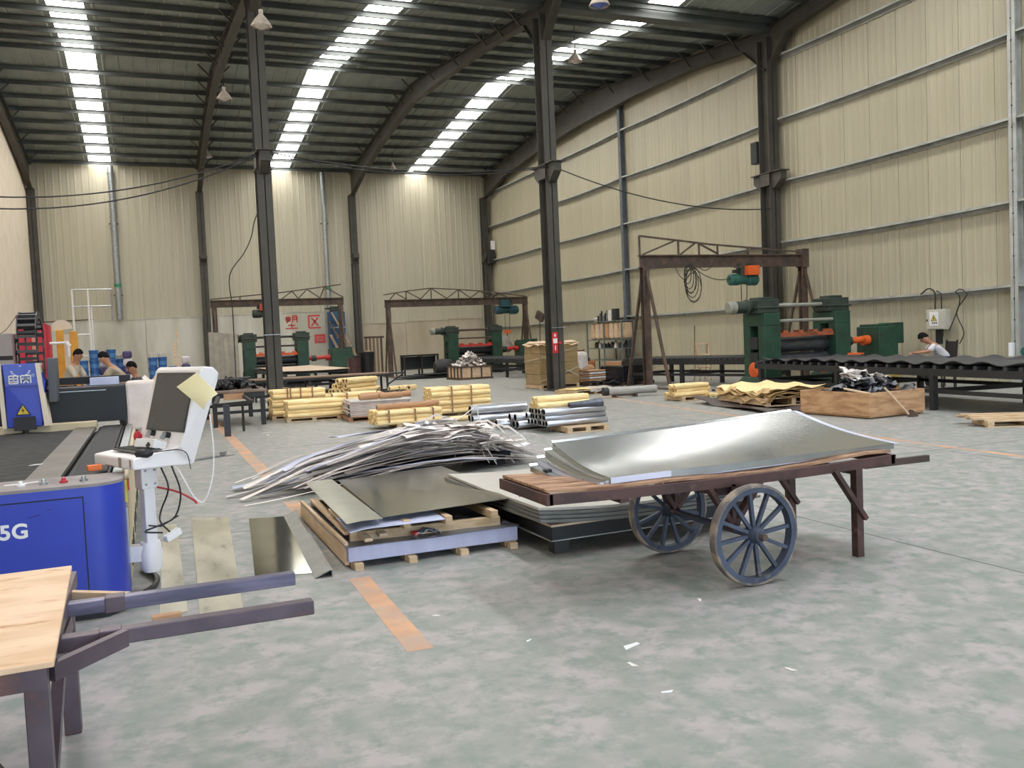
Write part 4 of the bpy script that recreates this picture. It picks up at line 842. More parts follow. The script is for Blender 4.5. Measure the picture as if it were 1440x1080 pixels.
# small things on the long conveyor
t = thing('paper_box', 'white upright paper box on right end of long conveyor', 'box', (-4.6, -38.2, .87)); obj('box', MB().box((0, 0, .12), (.1, .07, .24), .3), m_white, t)
t = thing('green_reel', 'small green and red tape reel beside white paper box', 'reel', (-4.35, -38.35, .86)); obj('reel', MB().rings((-.12, 0, .08), (.12, 0, .08), [(0, .02), (0, .08), (.06, .08), (.06, .06), (.18, .06), (.18, .08), (.24, .08), (.24, .02)], 14), m_hgreen, t, smooth=40); obj('red_end', MB().tube((-.02, 0, .15), (.06, 0, .17), .03, 8), M('dull_red', (150, 70, 76), rough=.5), t)
for k, (x, y, lab) in enumerate(((-3.7, -34.3, 'yellow bin under the middle of the long conveyor'), (-3.3, -38.0, 'yellow bin under the right end of long conveyor'))):
    t = thing('yellow_bin', lab, 'bin', (x, y, 0)); obj('bin', MB().prism([(-.25, -.18, 0), (.25, -.18, 0), (.3, -.18, .6), (-.3, -.18, .6)], (0, .36, 0)), M('bin_yellow%d' % k, (206, 178, 92), (186, 158, 78), rough=.5), t, bevel=.02)
t = thing('orange_tool', 'small orange tool lying near far edge of long conveyor', 'tool', (-3.85, -33.6, .86)); obj('body', MB().box((0, 0, .02), (.1, .35, .04), .3), m_orange, t)
# ------------------------------------------------------------------ scrap table behind the console
t = thing('scrap_table', 'dark table with black rubber scraps beside orange floor stripe', 'table', (-17.3, -29.4, 0))
obj('top', MB().b2((-.55, -1.1, .70), (.58, 1.6, .74)), M('weathered_board', (138, 118, 104), (108, 92, 82), rough=.8, scale=4), t)
obj('frame', MB().b2((-.52, -1.05, .62), (-.46, 1.55, .7)).b2((.46, -1.05, .62), (.52, 1.55, .7)).b2((-.52, -1.08, .6), (.52, -1.02, .7)), m_blackframe, t)
for x in (-.48, .48):
    for y in (-1.0, 1.5): obj('leg', MB().b2((x - .045, y - .045, 0), (x + .045, y + .045, .62)), m_blackframe, t)
obj('stretcher', MB().b2((-.48, -.98, .26), (.6, -.93, .32)).b2((-.48, 1.47, .26), (.48, 1.52, .32)), m_blackframe, t)
obj('arm', MB().beam((-.6, -3.1, .58), (-.4, -1.0, .62), .07, .07).beam((.1, -2.6, .58), (.1, -1.0, .62), .06, .06).beam((-.6, -3.1, .58), (.1, -2.6, .58), .06, .06), m_blackframe, t)
obj('leg', MB().b2((-.47, -3.2, 0), (-.36, -3.1, .58)), M('blue_black_steel', (50, 54, 60), rough=.5), t); obj('leg', MB().tube((-.05, -2.3, 0), (-.05, -2.3, .58), .025, 8), m_blackframe, t)
obj('paper', MB().b2((-.3, -1.12, .56), (.1, -1.1, .69)), m_kraft, t)
heap(40, -17.3, -29.3, .76, 1.0, 1.7, .12, 'rubber_scrap', 'twisted rubber scrap on dark scrap table', 'scrap', 'rubber scraps on the dark table', [m_black, m_black, m_blackframe, m_rubber], seed=3, size=(.2, .4), amp=.05)
for k in range(3):
    o = obj('rubber_scrap', MB().path([(-.3, 0, 0), (-.1, .05, .04), (.15, 0, .05), (.35, .06, .02)], .018, 5), m_rubber, smooth=50); o.location = (-17.5 + .25 * k, -29.9 + .4 * k, .92); o.rotation_euler = (0, 0, .5 * k); tag(o, 'long bent rubber strip on top of dark scrap table', 'scrap', 'long strips on the dark scrap table')
# white cladding panel leaning behind, loose pole
t = thing('cladding_board', 'tall grey ribbed panel standing left of the far mill', 'panel', (-16.1, -11.6, 0), R(14))
for k in range(6): obj('panel_strip', MB().b2((-.6 + k * .2, -.02, .05), (-.405 + k * .2, .02, 2.35 - .02 * k)), M('panel_grey%d' % (k % 2), (168 + 6 * (k % 2), 160 + 6 * (k % 2), 150), rough=.6) if k < 2 else bpy.data.materials['panel_grey%d' % (k % 2)], t)
# ------------------------------------------------------------------ white pipe frame against the back wall
t = thing('pipe_frame', 'tall white pipe frame with ladder legs in front of back wall', 'frame', (-20.8, -13.0, 0))
for x, z0, z1 in ((-.64, 0, 4.06), (-.11, 0, 4.06), (.68, 2.9, 4.05)): obj('post', MB().tube((x, 0, z0), (x + .0, 0, z1), .035, 8), m_white if z0 == 0 else m_galv, t, smooth=40)
for z, x0, x1 in ((4.06, -.66, .7), (3.44, -.66, .7), (2.4, -.64, -.11), (1.6, -.64, -.11), (.8, -.64, -.11)): obj('rail', MB().tube((x0, 0, z), (x1, 0, z), .028, 8), m_galv if z > 3 else m_white, t, smooth=40)
obj('post', MB().tube((-.06, .12, 0), (-.02, .02, 3.44), .03, 8), m_white, t, smooth=40)
t = thing('brown_rail', 'thin rust brown rail lying along the lower cladding at left', 'rail', (-23.0, -.4, 3.3)); obj('bar', MB().beam((-.8, 0, .06), (1.6, 0, .12), .06, .06), m_rust, t)
# ------------------------------------------------------------------ buckets and cartons along the back
bk = thing('paint_bucket', 'blue bucket', 'bucket', (0, 0, 0))
obj('pail', MB().rings((0, 0, 0), (0, 0, 1), [(0, .01), (0, .148), (.3, .158), (.3, .166), (.33, .166), (.33, .01)], 16), m_blue, bk, smooth=40)
obj('lid', MB().rings((0, 0, .33), (0, 0, 1), [(0, .168), (.025, .168), (.035, .15), (.036, .01)], 16), m_blue, bk, smooth=40)
obj('label_band', MB().rings((0, 0, .08), (0, 0, 1), [(0, .14), (.0, .153), (.14, .158), (.14, .15)], 16), M('bucket_label', (86, 134, 186), (64, 112, 168), rough=.4), bk, smooth=40)
first = True
def buckets(x, y, n, where, white=False):
    global first
    for k in range(n):
        lab = ('bottom', 'second', 'third', 'fourth', 'fifth')[k] + ' blue paint bucket, stack ' + where
        o = bk if first else dup(bk, (0, 0, 0)); first = False
        o['label'] = lab; o['group'] = 'blue buckets ' + where; o.location = (x, y, k * .36); o.rotation_euler = (0, 0, k * .7)
    if white:
        o = obj('white_tub', MB().rings((0, 0, 0), (0, 0, 1), [(0, .01), (0, .13), (.13, .15), (.13, .16), (.16, .16), (.165, .01)], 16), M('tub_white', (226, 220, 208), rough=.5) if 'tub_white' not in bpy.data.materials else bpy.data.materials['tub_white'], smooth=40); o.location = (x, y, n * .36); tag(o, 'white tub on top of blue buckets ' + where, 'tub')
def packs(x, y, n, where):
    for k in range(n):
        o = carton_pack('printed_carton', ('bottom', 'second', 'third', 'fourth', 'fifth', 'sixth')[k] + (' purple' if k % 2 else ' white') + ' printed carton stacked ' + where, 'carton', (x, y, k * .29), (.32, .3, .28), 0, m_purple if k % 2 else M('carton_white', (214, 206, 210), rough=.6) if 'carton_white' not in bpy.data.materials else bpy.data.materials['carton_white'], 'printed cartons ' + where)
buckets(-21.15, -14.0, 4, 'behind left leg of white pipe frame'); buckets(-20.8, -13.9, 5, 'right of white pipe frame leg')
packs(-20.52, -13.6, 5, 'between two blue bucket stacks at left')
buckets(-20.22, -14.0, 5, 'behind the bending worker'); buckets(-19.92, -13.7, 4, 'beside printed cartons', True); packs(-19.68, -14.0, 6, 'right of the bending worker')
buckets(-18.82, -14.0, 4, 'left half of twin stack by back wall', True); buckets(-18.49, -13.95, 4, 'right half of twin stack by back wall', True); buckets(-18.15, -14.0, 3, 'low single stack beside timber strips')
packs(-17.68, -14.0, 5, 'right of the leaning timber strips')
for i, (x, h) in enumerate(((-18.0, 1.95), (-17.86, 2.45))):
    t = thing('timber_strip', ('shorter' if i == 0 else 'taller') + ' pale timber strip standing beside printed cartons', 'timber', (x, -14.2, 0)); obj('strip', MB().beam((0, 0, 0), (-.05, .3, h), .1 if i == 0 else .06, .03, up=(0, 1, 0)), m_lply, t)
t = thing('work_bench', 'low dark work bench behind the three workers', 'bench', (-19.9, -24.5, 0)); obj('top', MB().b2((-1.0, -.4, .72), (1.1, .4, .78)), m_rust, t)
for x in (-.95, 1.05):
    for y in (-.35, .35): obj('leg', MB().b2((x - .03, y - .03, 0), (x + .03, y + .03, .72)), m_blackframe, t)
for i, (x, y, s, mt, lab) in enumerate(((-19.1, -24.5, .5, m_offw, 'white crumpled cloth sack on the work bench behind workers'), (-18.85, -24.6, .4, m_kraft, 'tan crumpled cloth at right end of the work bench'), (-19.2, -24.3, .3, m_lilac, 'grey cloth heap beside white sack on work bench'))):
    o = obj('cloth_heap', MB().grid([[((a / 6 - .5) * s * (1 if 0 < b_ < 6 else 1.0), (b_ / 6 - .5) * s, .02 + .3 * s * math.exp(-((a - 3) ** 2 + (b_ - 3) ** 2) / 4) * (1.3 + .5 * sin(a * 2.3 + i) * cos(b_ * 1.9))) for b_ in range(7)] for a in range(7)], (0, 0, -.01)), mt, smooth=60); o.location = (x, y, .79); tag(o, lab, 'cloth')
# ------------------------------------------------------------------ machines at far left
t = thing('red_machine', 'tall red and cream machine behind the laser head at left', 'machine', (-21.55, -24.3, 0))
mr = M('machine_red', (196, 46, 62), (178, 40, 54), rough=.45)
obj('column', MB().b2((-.4, -.3, 0), (-.1, .3, 2.68)).b2((.05, -.3, 0), (.25, .3, 2.45)), mr, t, bevel=.015)
obj('cover', MB().b2((-.1, -.2, .3), (.1, .25, 2.5)), M('machine_salmon', (222, 160, 140), rough=.5), t, bevel=.01)
obj('side_channel', MB().b2((.25, -.2, .2), (.32, .2, 2.4)), mr, t)
for z in (1.75, 2.05): obj('knob', MB().tube((-.42, -.1, z), (-.5, -.1, z), .06, 10), m_dark, t)
obj('arm_pipe', MB().tube((.3, -.2, 1.95), (.66, -.2, 1.95), .035, 8).tube((.66, -.2, 1.97), (.74, -.2, 1.85), .06, 8).tube((.72, -.2, 1.88), (.72, -.2, 1.6), .035, 8), m_white, t, smooth=40)
t = thing('yellow_lift', 'yellow twin-post lift with cream arch beside red machine', 'lift', (-21.0, -22.8, 0))
for x in (-.14, .19): obj('post', MB().b2((x - .09, -.1, 0), (x + .09, .1, 2.32 if x < 0 else 2.28)), M('lift_yellow', (226, 164, 56), (206, 146, 46), rough=.5) if x < 0 else bpy.data.materials['lift_yellow'], t, bevel=.012)
obj('arch', MB().prism([(-.3 + .0, .06, 2.3)] + [(-.1 + .26 * cos(a * pi / 10), .06, 2.36 + .24 * sin(a * pi / 10)) for a in range(10, -1, -1)], (0, .08, 0)), m_plaster, t)
obj('centre_panel', MB().b2((-.05, -.05, 0), (.1, .08, 2.2)), m_plaster, t)
t = thing('grey_cabinet', 'wide grey machine cabinet at the left edge behind laser', 'cabinet', (-23.0, -24.6, 0)); mg = M('cabinet_grey', (158, 152, 152), (148, 142, 142), rough=.5)
obj('body', MB().b2((-.9, -.4, 0), (.98, .4, 2.22)), mg, t, bevel=.01); obj('dark_band', MB().b2((-.9, -.41, 1.58), (.98, -.39, 1.68)), m_dark, t); obj('door', MB().b2((.05, -.415, .3), (.9, -.4, 1.5)), mg, t)
t = thing('wire_line', 'thin cable rising from grey cabinet to the plaster wall', 'cable', (-22.4, -24.4, 2.2)); obj('wire', MB().path([(0, 0, 0), (.2, .1, .15), (.45, .1, .5), (.5, 0, .55)], .008, 5), m_dark, t)

# ------------------------------------------------------------------ laser cutting machine
mb_ = M('laser_blue', (46, 66, 176), (40, 58, 160), rough=.38, scale=1.5)
m_lbeige = M('laser_beige', (206, 190, 156), (188, 172, 140), rough=.5, scale=3)
m_bed = M('dusty_black_bed', (62, 60, 58), (40, 40, 40), rough=.8, scale=9, bump=.6, bscale=40)
t = thing('laser_cutter', 'long blue and black flatbed laser cutting machine at left', 'laser cutter', (-20.3, -43.78, 0))
ox, oy = -20.3, -43.78
LB = lambda: MB((ox, oy, 0))
# front cabinet with a rounded right corner
prof = [(-21.5, -43.78), (-19.36, -43.78)] + [(-19.36 + .18 * sin(a * pi / 12), -43.60 - .18 * cos(a * pi / 12)) for a in range(1, 7)] + [(-19.18, -43.3), (-21.5, -43.3)]
obj('front_cabinet', LB().prism([(x, y, .06) for x, y in prof], (0, 0, .74)), mb_, t, smooth=25)
obj('toe_base', LB().prism([(x + (.02 if x < -19.3 else -.02), y + .03, 0) for x, y in prof], (0, 0, .06)), m_dark, t)
obj('cabinet_top', LB().prism([(x, y, .8) for x, y in prof], (0, 0, .018)), M('worn_top', (150, 142, 140), (120, 112, 110), rough=.5, scale=5), t)
dr = obj('door', LB().b2((-21.2, -43.787, .12), (-19.40, -43.78, .745)), mb_, t)
obj('door_gap', LB().b2((-19.402, -43.7885, .12), (-19.396, -43.782, .75)).b2((-21.2, -43.7885, .742), (-19.396, -43.782, .748)), m_dark, dr)
tx = text('lettering', '5G', .118, m_white, dr, (-19.768 - ox, -43.789 - oy, .578), (pi / 2, 0, 0), .001)
try:
    fn = [f for f in bpy.data.fonts]; tx.data.offset = .0035; tx.data.space_character = 1.05
except Exception: pass
obj('scratches', LB().box((-19.66, -43.7885, .66), (.07, .001, .004), rot=(0, R(-12), 0)).box((-19.58, -43.7885, .69), (.03, .001, .003), rot=(0, R(-10), 0)), M('scratch_dark', (34, 40, 92), rough=.6), dr)
# bed body, side skirt, bed top
obj('bed_body', LB().b2((-21.4, -43.3, .1), (-19.22, -38.4, .72)), m_dark, t)
for k in range(4):
    sp = obj('side_panel', LB().b2((-19.22, -43.28 + k * 1.2, .1), (-19.17, -42.12 + k * 1.2, .74)), m_lbeige, t, bevel=.012)
    for q in range(2): obj('cutout', LB().box((-19.168, -43.0 + k * 1.2 + q * .5, .22), (.006, .3, .12)), m_dark, sp, bevel=.0)
bed = MB((ox, oy, 0))
ys = [-43.25 + .12 * i for i in range(40)]
g = [[(x, y, .775 + .012 * (abs(sin(y * 13.0 + x * 3)) + abs(sin(x * 29)))) for x in [-21.3 + .09 * k for k in range(18)]] for y in ys]
obj('slat_bed', LB().grid([[Vector(p) for p in r] for r in g], (0, 0, -.03)), m_bed, t)
obj('side_rail', LB().b2((-19.76, -43.28, .78), (-19.56, -38.5, .81)), M('grey_rail', (118, 110, 100), (92, 88, 82), rough=.5, scale=3), t)
obj('linear_guide', LB().b2((-19.54, -43.25, .74), (-19.28, -38.5, .775)), m_dark, t)
obj('bellows', LB().grid([[(x, y, .79 + .012 * (i % 2)) for x in (-19.5, -19.3)] for i, y in enumerate([-43.2 + .05 * q for q in range(90)])], (0, 0, -.02)), M('black_bellows', (34, 34, 36), rough=.6), t)
obj('edge_rail', LB().b2((-19.26, -43.2, .74), (-19.2, -38.5, .79)), m_galv, t)
# gantry bridge
br = obj('bridge', LB().b2((-21.3, -38.6, .88), (-19.25, -38.15, 1.24)), m_black, t, bevel=.02)
obj('bridge_cover', LB().grid([[(x, -38.625, z) for z in (.84, 1.05, 1.22)] for i, x in enumerate([-21.3 + .05 * q for q in range(42)])], (0, .01, 0)), m_black, br)
obj('clips', LB().b2((-19.95, -38.64, 1.19), (-19.45, -38.62, 1.2)), m_galv, br)
obj('carriage_front', LB().b2((-21.3, -38.9, .77), (-19.55, -38.78, .87)), m_lbeige, t, bevel=.01)
obj('bridge_end', LB().b2((-19.25, -38.62, .72), (-18.85, -38.05, 1.27)), M('pinkish_white', (226, 214, 206), (206, 190, 180), rough=.5), t, bevel=.03)
obj('rear_bar', LB().b2((-21.2, -38.15, 1.26), (-19.2, -37.95, 1.34)), m_dark, t)
obj('paper', LB().b2((-19.62, -38.4, 1.245), (-19.32, -38.2, 1.33)), m_lilac, t)
hd = obj('cutting_head_cover', LB().prism([(-20.42, -38.95, 1.53), (-20.08, -38.95, 1.53), (-20.02, -38.98, 1.32), (-20.07, -38.98, .86), (-20.4, -38.98, .86), (-20.4, -38.98, 1.32)], (0, .3, 0)), mb_, t, bevel=.01)
obj('light_panel', LB().prism([(-20.40, -38.985, 1.52), (-20.1, -38.985, 1.52), (-20.05, -38.99, 1.3), (-20.39, -38.99, 1.3)], (0, .006, 0)), M('laser_blue_light', (84, 102, 190), (76, 94, 180), rough=.4), hd)
obj('edge_strip', LB().prism([(-20.46, -39.0, 1.53), (-20.42, -39.0, 1.53), (-20.40, -39.0, .86), (-20.44, -39.0, .86)], (0, .3, 0)).prism([(-20.1, -39.0, 1.53), (-20.06, -39.0, 1.53), (-20.0, -39.0, .86), (-20.05, -39.0, .86)], (0, .3, 0)), m_plaster, hd)
obj('side_block', LB().b2((-20.0, -38.9, 1.1), (-19.92, -38.5, 1.58)), M('slate', (92, 92, 96), rough=.5), t, bevel=.01)
bd = MB((ox, oy, 0))
for k in range(9):
    a = pi * 1.05 + k * pi * .9 / 8; bd.box((-20.24 + .085 * cos(a) * (1.0), -38.994, 1.46 + .06 * sin(a) * 1.0), (.02, .004, .01))
obj('dotted_emblem', bd.box((-20.24, -38.994, 1.505), (.02, .004, .008)), m_white, hd)
def glyph(x0, kind):
    segs = {'a': [(0, .08, .08, .08), (0, .05, .08, .05), (0, .02, .08, .02), (0, 0, 0, .08), (.04, 0, .04, .08), (.08, 0, .08, .08), (0, 0, .08, 0)], 'b': [(0, .08, .09, .08), (.0, 0, .0, .08), (.09, 0, .09, .08), (.02, .06, .07, .0), (.07, .06, .02, .0), (0, .045, .09, .045)]}[kind]
    b = MB((ox, oy, 0))
    for a, c, d, e in segs: b.beam((x0 + a, -38.996, 1.325 + c), (x0 + d, -38.996, 1.325 + e), .004, .013, up=(0, 0, 1) if abs(d - a) > .01 else (1, 0, 0))
    return b
obj('emblem_character', glyph(-20.35, 'a'), m_white, hd); obj('emblem_character', glyph(-20.24, 'b'), m_white, hd)
obj('registered_dot', LB().tube((-20.125, -38.99, 1.405), (-20.125, -38.996, 1.405), .018, 12), M('pale_blue', (150, 164, 214), rough=.4), hd)
obj('warning_triangle', LB().prism([(-20.31, -39.0, .99), (-20.17, -39.0, .99), (-20.24, -39.0, 1.11)], (0, .015, 0)), m_dark, hd)
obj('triangle_field', LB().prism([(-20.295, -39.002, .998), (-20.185, -39.002, .998), (-20.24, -39.002, 1.094)], (0, .004, 0)), m_wy, hd)
obj('bolt_mark', LB().prism([(-20.24, -39.005, 1.07), (-20.255, -39.005, 1.03), (-20.236, -39.005, 1.035), (-20.245, -39.005, 1.005), (-20.226, -39.005, 1.045), (-20.243, -39.005, 1.045)], (0, .003, 0)), m_dark, hd)
obj('nozzle_block', LB().b2((-20.33, -39.03, .83), (-20.13, -38.9, .97)).tube((-20.23, -38.98, .79), (-20.23, -38.98, .83), .03, 10), M('nozzle_dark', (40, 36, 38), rough=.5), t)
# cable chain standing up in an arc
cc = MB((ox, oy, 0)); arc = [(-20.28 - .015 * i, -38.55 - .03 * i, 1.5 + .085 * i) for i in range(5)] + [(-20.22 + 0 * i, -38.7 + .32 * (1 - cos(a)) * .9, 1.85 + .26 * sin(a)) for i, a in enumerate([pi * q / 8 for q in range(0, 9)])]
arc = [(-20.18, -38.78, 1.5 + .08 * i) for i in range(5)] + [(-20.18, -38.45 - .33 * cos(pi * q / 9), 1.86 + .2 * sin(pi * q / 9)) for q in range(0, 10)] + [(-20.18, -38.12, 1.84 - .1 * i) for i in range(5)]
for k, p in enumerate(arc):
    nx = arc[min(k + 1, len(arc) - 1)]; pv = arc[max(k - 1, 0)]; an = math.atan2(nx[2] - pv[2], nx[1] - pv[1])
    lk = MB((ox, oy, 0)); 
    for sx in (-.09, .09): lk.box((p[0] + sx, p[1], p[2]), (.012, .1, .07), rot=(an, 0, 0))
    lk.box(p, (.18, .03, .06), rot=(an, 0, 0)); obj('chain_link', lk, m_blackframe if k % 2 else M('chain_grey', (70, 68, 68), rough=.5) if 'chain_grey' not in bpy.data.materials else bpy.data.materials['chain_grey'], t)
for nm, x, y, mt in (('push_button', -19.51, -43.6, mr), ('push_button', -19.4, -43.6, m_galv), ('push_button', -19.62, -43.58, m_galv), ('push_button', -19.74, -43.6, m_white)):
    pb = obj(nm, LB().rings((x, y, .818), (x, y, 1), [(0, .024), (.012, .024), (.014, .014), (.03, .012), (.034, .001)], 14), mt, t, smooth=40)
obj('yellow_tag', LB().b2((-19.185, -43.45, .64), (-19.165, -43.38, .78)), M('tag_yellow', (226, 204, 70), rough=.5), t); obj('red_tag', LB().b2((-19.175, -43.36, .7), (-19.155, -43.3, .77)), m_red, t)
obj('vent_strip', LB().b2((-19.185, -43.42, .25), (-19.172, -43.38, .6)), m_galv, t)
t2 = thing('orange_block', 'small bright orange block on blue laser cabinet top', 'block', (-19.36, -43.2, .83)); obj('block', MB().box((0, 0, .018), (.085, .06, .036), .2), M('bright_orange', (248, 120, 40), rough=.5), t2, bevel=.004)
for k, (x, y, l) in enumerate(((-19.78, -43.5, .12), (-19.7, -43.46, .08))):
    o = obj('paper_scrap', MB().box((0, 0, .001), (l, .04, .002), .3 * k), m_white); o.location = (x, y, .8185); tag(o, 'white paper scrap on left edge of blue cabinet top', 'paper', 'paper scraps on the blue cabinet')
o = obj('white_chip', MB().prism([(0, 0, 0), (.07, .02, 0), (.09, .06, 0), (.03, .05, 0)], (0, 0, .003)), m_white); o.location = (-19.83, -42.4, .81); tag(o, 'small white chip lying on the black laser bed', 'offcut')

# ------------------------------------------------------------------ control console on its arm
f2 = Vector((.42, -.91, 0)).normalized(); ang = math.atan2(f2.x, -f2.y)          # local -y = front edge direction
t = thing('control_console', 'white control console with dark screen on grey post', 'console', (-19.12, -43.52, 0), ang)
# local x runs to the back of the console, local -y towards the near side
m_con = M('console_white', (240, 236, 236), (230, 224, 222), rough=.4, scale=3)
profL = [(0, .844), (0, .918), (.27, .945), (.30, .965), (.435, 1.455), (.46, 1.478), (.53, 1.47), (.565, 1.43), (.555, 1.38), (.405, .83)]
yn = lambda z: 0 if z < .95 else -.11 * min(1, (z - .9) / .25)
npf = len(profL)
obj('housing', MB().add([(x, yn(z), z) for x, z in profL] + [(x, .6 + yn(z) * .6, z) for x, z in profL], [tuple(range(npf - 1, -1, -1)), tuple(range(npf, 2 * npf))] + [(i, (i + 1) % npf, npf + (i + 1) % npf, npf + i) for i in range(npf)]), m_con, t, bevel=.012)
n_ = Vector((-.963, 0, .267)); e_ = Vector((.267, 0, .963))
P0 = Vector((.30, 0, .965))
def face(u0, u1, y0, y1, th, lift=0.0): # plate on the sloped screen face
    b = MB(); q = [P0 + e_ * u0 + n_ * lift + Vector((0, y0, 0)), P0 + e_ * u0 + n_ * lift + Vector((0, y1, 0)), P0 + e_ * u1 + n_ * lift + Vector((0, y1, 0)), P0 + e_ * u1 + n_ * lift + Vector((0, y0, 0))]
    return b.prism(q, n_ * th)
sc = obj('screen_bezel', face(.09, .492, -.055, .492, .004, .0), M('bezel_dark', (44, 44, 46), rough=.3), t)
obj('screen', face(.1, .48, -.042, .478, .002, .004), M('screen_glass', (62, 62, 64), (58, 58, 60), rough=.22), sc)
for (u, y) in ((.065, .14), (.07, .36)):
    kb = obj('key_switch', MB().tube(P0 + e_ * u + Vector((0, y, 0)), P0 + e_ * u + n_ * .03 + Vector((0, y, 0)), .02, 12), m_dark, t, smooth=40); obj('key', MB().box(P0 + e_ * (u - .01) + n_ * .04 + Vector((0, y, 0)), (.03, .012, .05), rot=(.4, .4, 0)), m_galv, kb)
obj('emergency_stop', MB().rings(P0 + e_ * .04 + Vector((0, .555, 0)), P0 + e_ * .04 + n_ + Vector((0, .555, 0)), [(0, .018), (.02, .018), (.02, .034), (.035, .034), (.045, .02), (.046, .001)], 16), mr, t, smooth=40)
for i, (x, z) in enumerate(((.42, 1.12), (.45, 1.16), (.48, 1.13), (.47, 1.2), (.44, 1.21))): obj('pen_scribble', MB().path([(x, -.002, z), (x + .015, -.002, z + .02), (x + .03, -.002, z + .005)], .0025, 4), m_dark, t)
obj('grime_patch', MB().b2((-.002, .17, .85), (-.0005, .21, .915)).b2((-.002, .03, .86), (-.0005, .05, .91)).b2((-.002, .3, .849), (-.0005, .42, .858)), M('console_grime', (176, 158, 146), (140, 122, 112), rough=.8), t)
# post and swivel arm
pt = obj('post', MB().box((.16, .18, .52), (.075, .075, .62)), m_con, t, bevel=.008)
pl = obj('post_bracket', MB().box((.16, .18, .77), (.11, .11, .15)), m_con, t, bevel=.008)
for dx in (-.03, .03):
    for dz in (-.045, .045): obj('bolt', MB().tube((.16 + dx, .123, .77 + dz), (.16 + dx, .118, .77 + dz), .008, 8), m_galv, pl)
obj('elbow', MB().rings((.16, .18, .14), (.16, .18, 1), [(0, .01), (0, .05), (.03, .07), (.12, .075), (.2, .06), (.2, .01)], 18), m_con, t, smooth=50)
obj('swivel_arm', MB().beam((.16, .18, .27), (-.02, .3, .27), .1, .1).beam((-.02, .3, .2), (-.17, .3, .17), .13, .12).tube((-.02, .3, .12), (-.02, .3, .33), .07, 18), m_con, t, smooth=40, bevel=.0)
ad = obj('power_adapter', MB().box((.25, .05, .38), (.12, .05, .045), rot=(0, R(-18), .2)), m_white, t, bevel=.006)
obj('cables', MB().path([(.2, .05, .84), (.22, .0, .7), (.2, .08, .55), (.18, .06, .48), (.24, .06, .4)], .006, 5).path([(.25, -.0, .84), (.3, 0, .66), (.28, .05, .5), (.2, .1, .45), (.1, .12, .42), (.2, .08, .4)], .006, 5).path([(.12, .1, .46), (.2, .1, .44), (.3, .05, .5)], .005, 5), m_blackframe, t, smooth=60)
obj('red_lead', MB().path([(.2, .12, .7), (.3, .05, .66), (.38, .0, .6), (.4, -.02, .57)], .007, 5), mr, t, smooth=60)
obj('white_lead', MB().path([(.55, .02, 1.15), (.54, -.02, .9), (.5, -.05, .72), (.44, -.04, .58), (.38, -.02, .62), (.3, 0, .8), (.26, .02, .84)], .005, 5), m_white, t, smooth=60)
t = thing('keyboard', 'dark keyboard lying on the white console tray', 'keyboard', (-19.08, -43.36, .936), ang)
obj('body', MB().b2((-.02, -.05, 0), (.13, .36, .014)), M('keyboard_grey', (104, 102, 102), (92, 90, 90), rough=.5), t, bevel=.003)
km = MB()
for i in range(5):
    for j in range(16): km.b2((-.01 + i * .027, -.035 + j * .024, .014), (.012 + i * .027, -.016 + j * .024, .02))
obj('keys', km, m_blackframe, t, kind='stuff')
t = thing('computer_mouse', 'black computer mouse on near corner of console tray', 'mouse', (-19.055, -43.47, .93), ang - .5)
obj('body', MB().rings((-.055, 0, .012), (.06, 0, .012), [(0, .002), (.01, .02), (.04, .032), (.08, .03), (.105, .018), (.115, .002)], 14), m_black, t, smooth=60)
obj('cord', MB().path([(.06, 0, .015), (.12, -.02, .02), (.2, .0, .02), (.26, -.07, .0), (.28, -.1, -.1)], .003, 5), m_blackframe, t, smooth=60)
t = thing('white_box', 'small white packet with dark square on console tray', 'packet', (-19.0, -43.27, .945), ang + .2)
obj('packet', MB().box((0, .02, .03), (.1, .2, .06), rot=(0, .35, 0)), m_white, t, bevel=.006); obj('dark_square', MB().box((-.055, -.03, .035), (.006, .03, .03), rot=(.6, .35, 0)), m_lead, t)
# paper taped to the console
t = thing('paper_sheet', 'pale yellow paper sheet hanging on console screen corner', 'paper', (-18.94, -43.6, 1.3), ang)
def pface(u, y, l): return P0 + e_ * u + n_ * l + Vector((0, y, 0))
q = [(.392, .149), (.489, -.086), (.35, -.42), (.247, -.274)]
g = []
for i in range(6):
    rrow = []
    for j in range(6):
        a, b_ = i / 5, j / 5
        u = (q[0][0] * (1 - a) + q[1][0] * a) * (1 - b_) + (q[3][0] * (1 - a) + q[2][0] * a) * b_
        y = (q[0][1] * (1 - a) + q[1][1] * a) * (1 - b_) + (q[3][1] * (1 - a) + q[2][1] * a) * b_
        rrow.append(pface(u, y, .012 + .02 * sin(a * 3) * b_))
    g.append(rrow)
off = Matrix.Rotation(-ang, 3, 'Z') @ (Vector((-19.12, -43.52, 0)) - Vector((-18.94, -43.6, 1.3)))
obj('sheet', MB().grid([[p + off for p in r] for r in g], n_ * .0015), M('pale_yellow_paper', (250, 246, 206), (244, 238, 194), rough=.7), t, smooth=50)
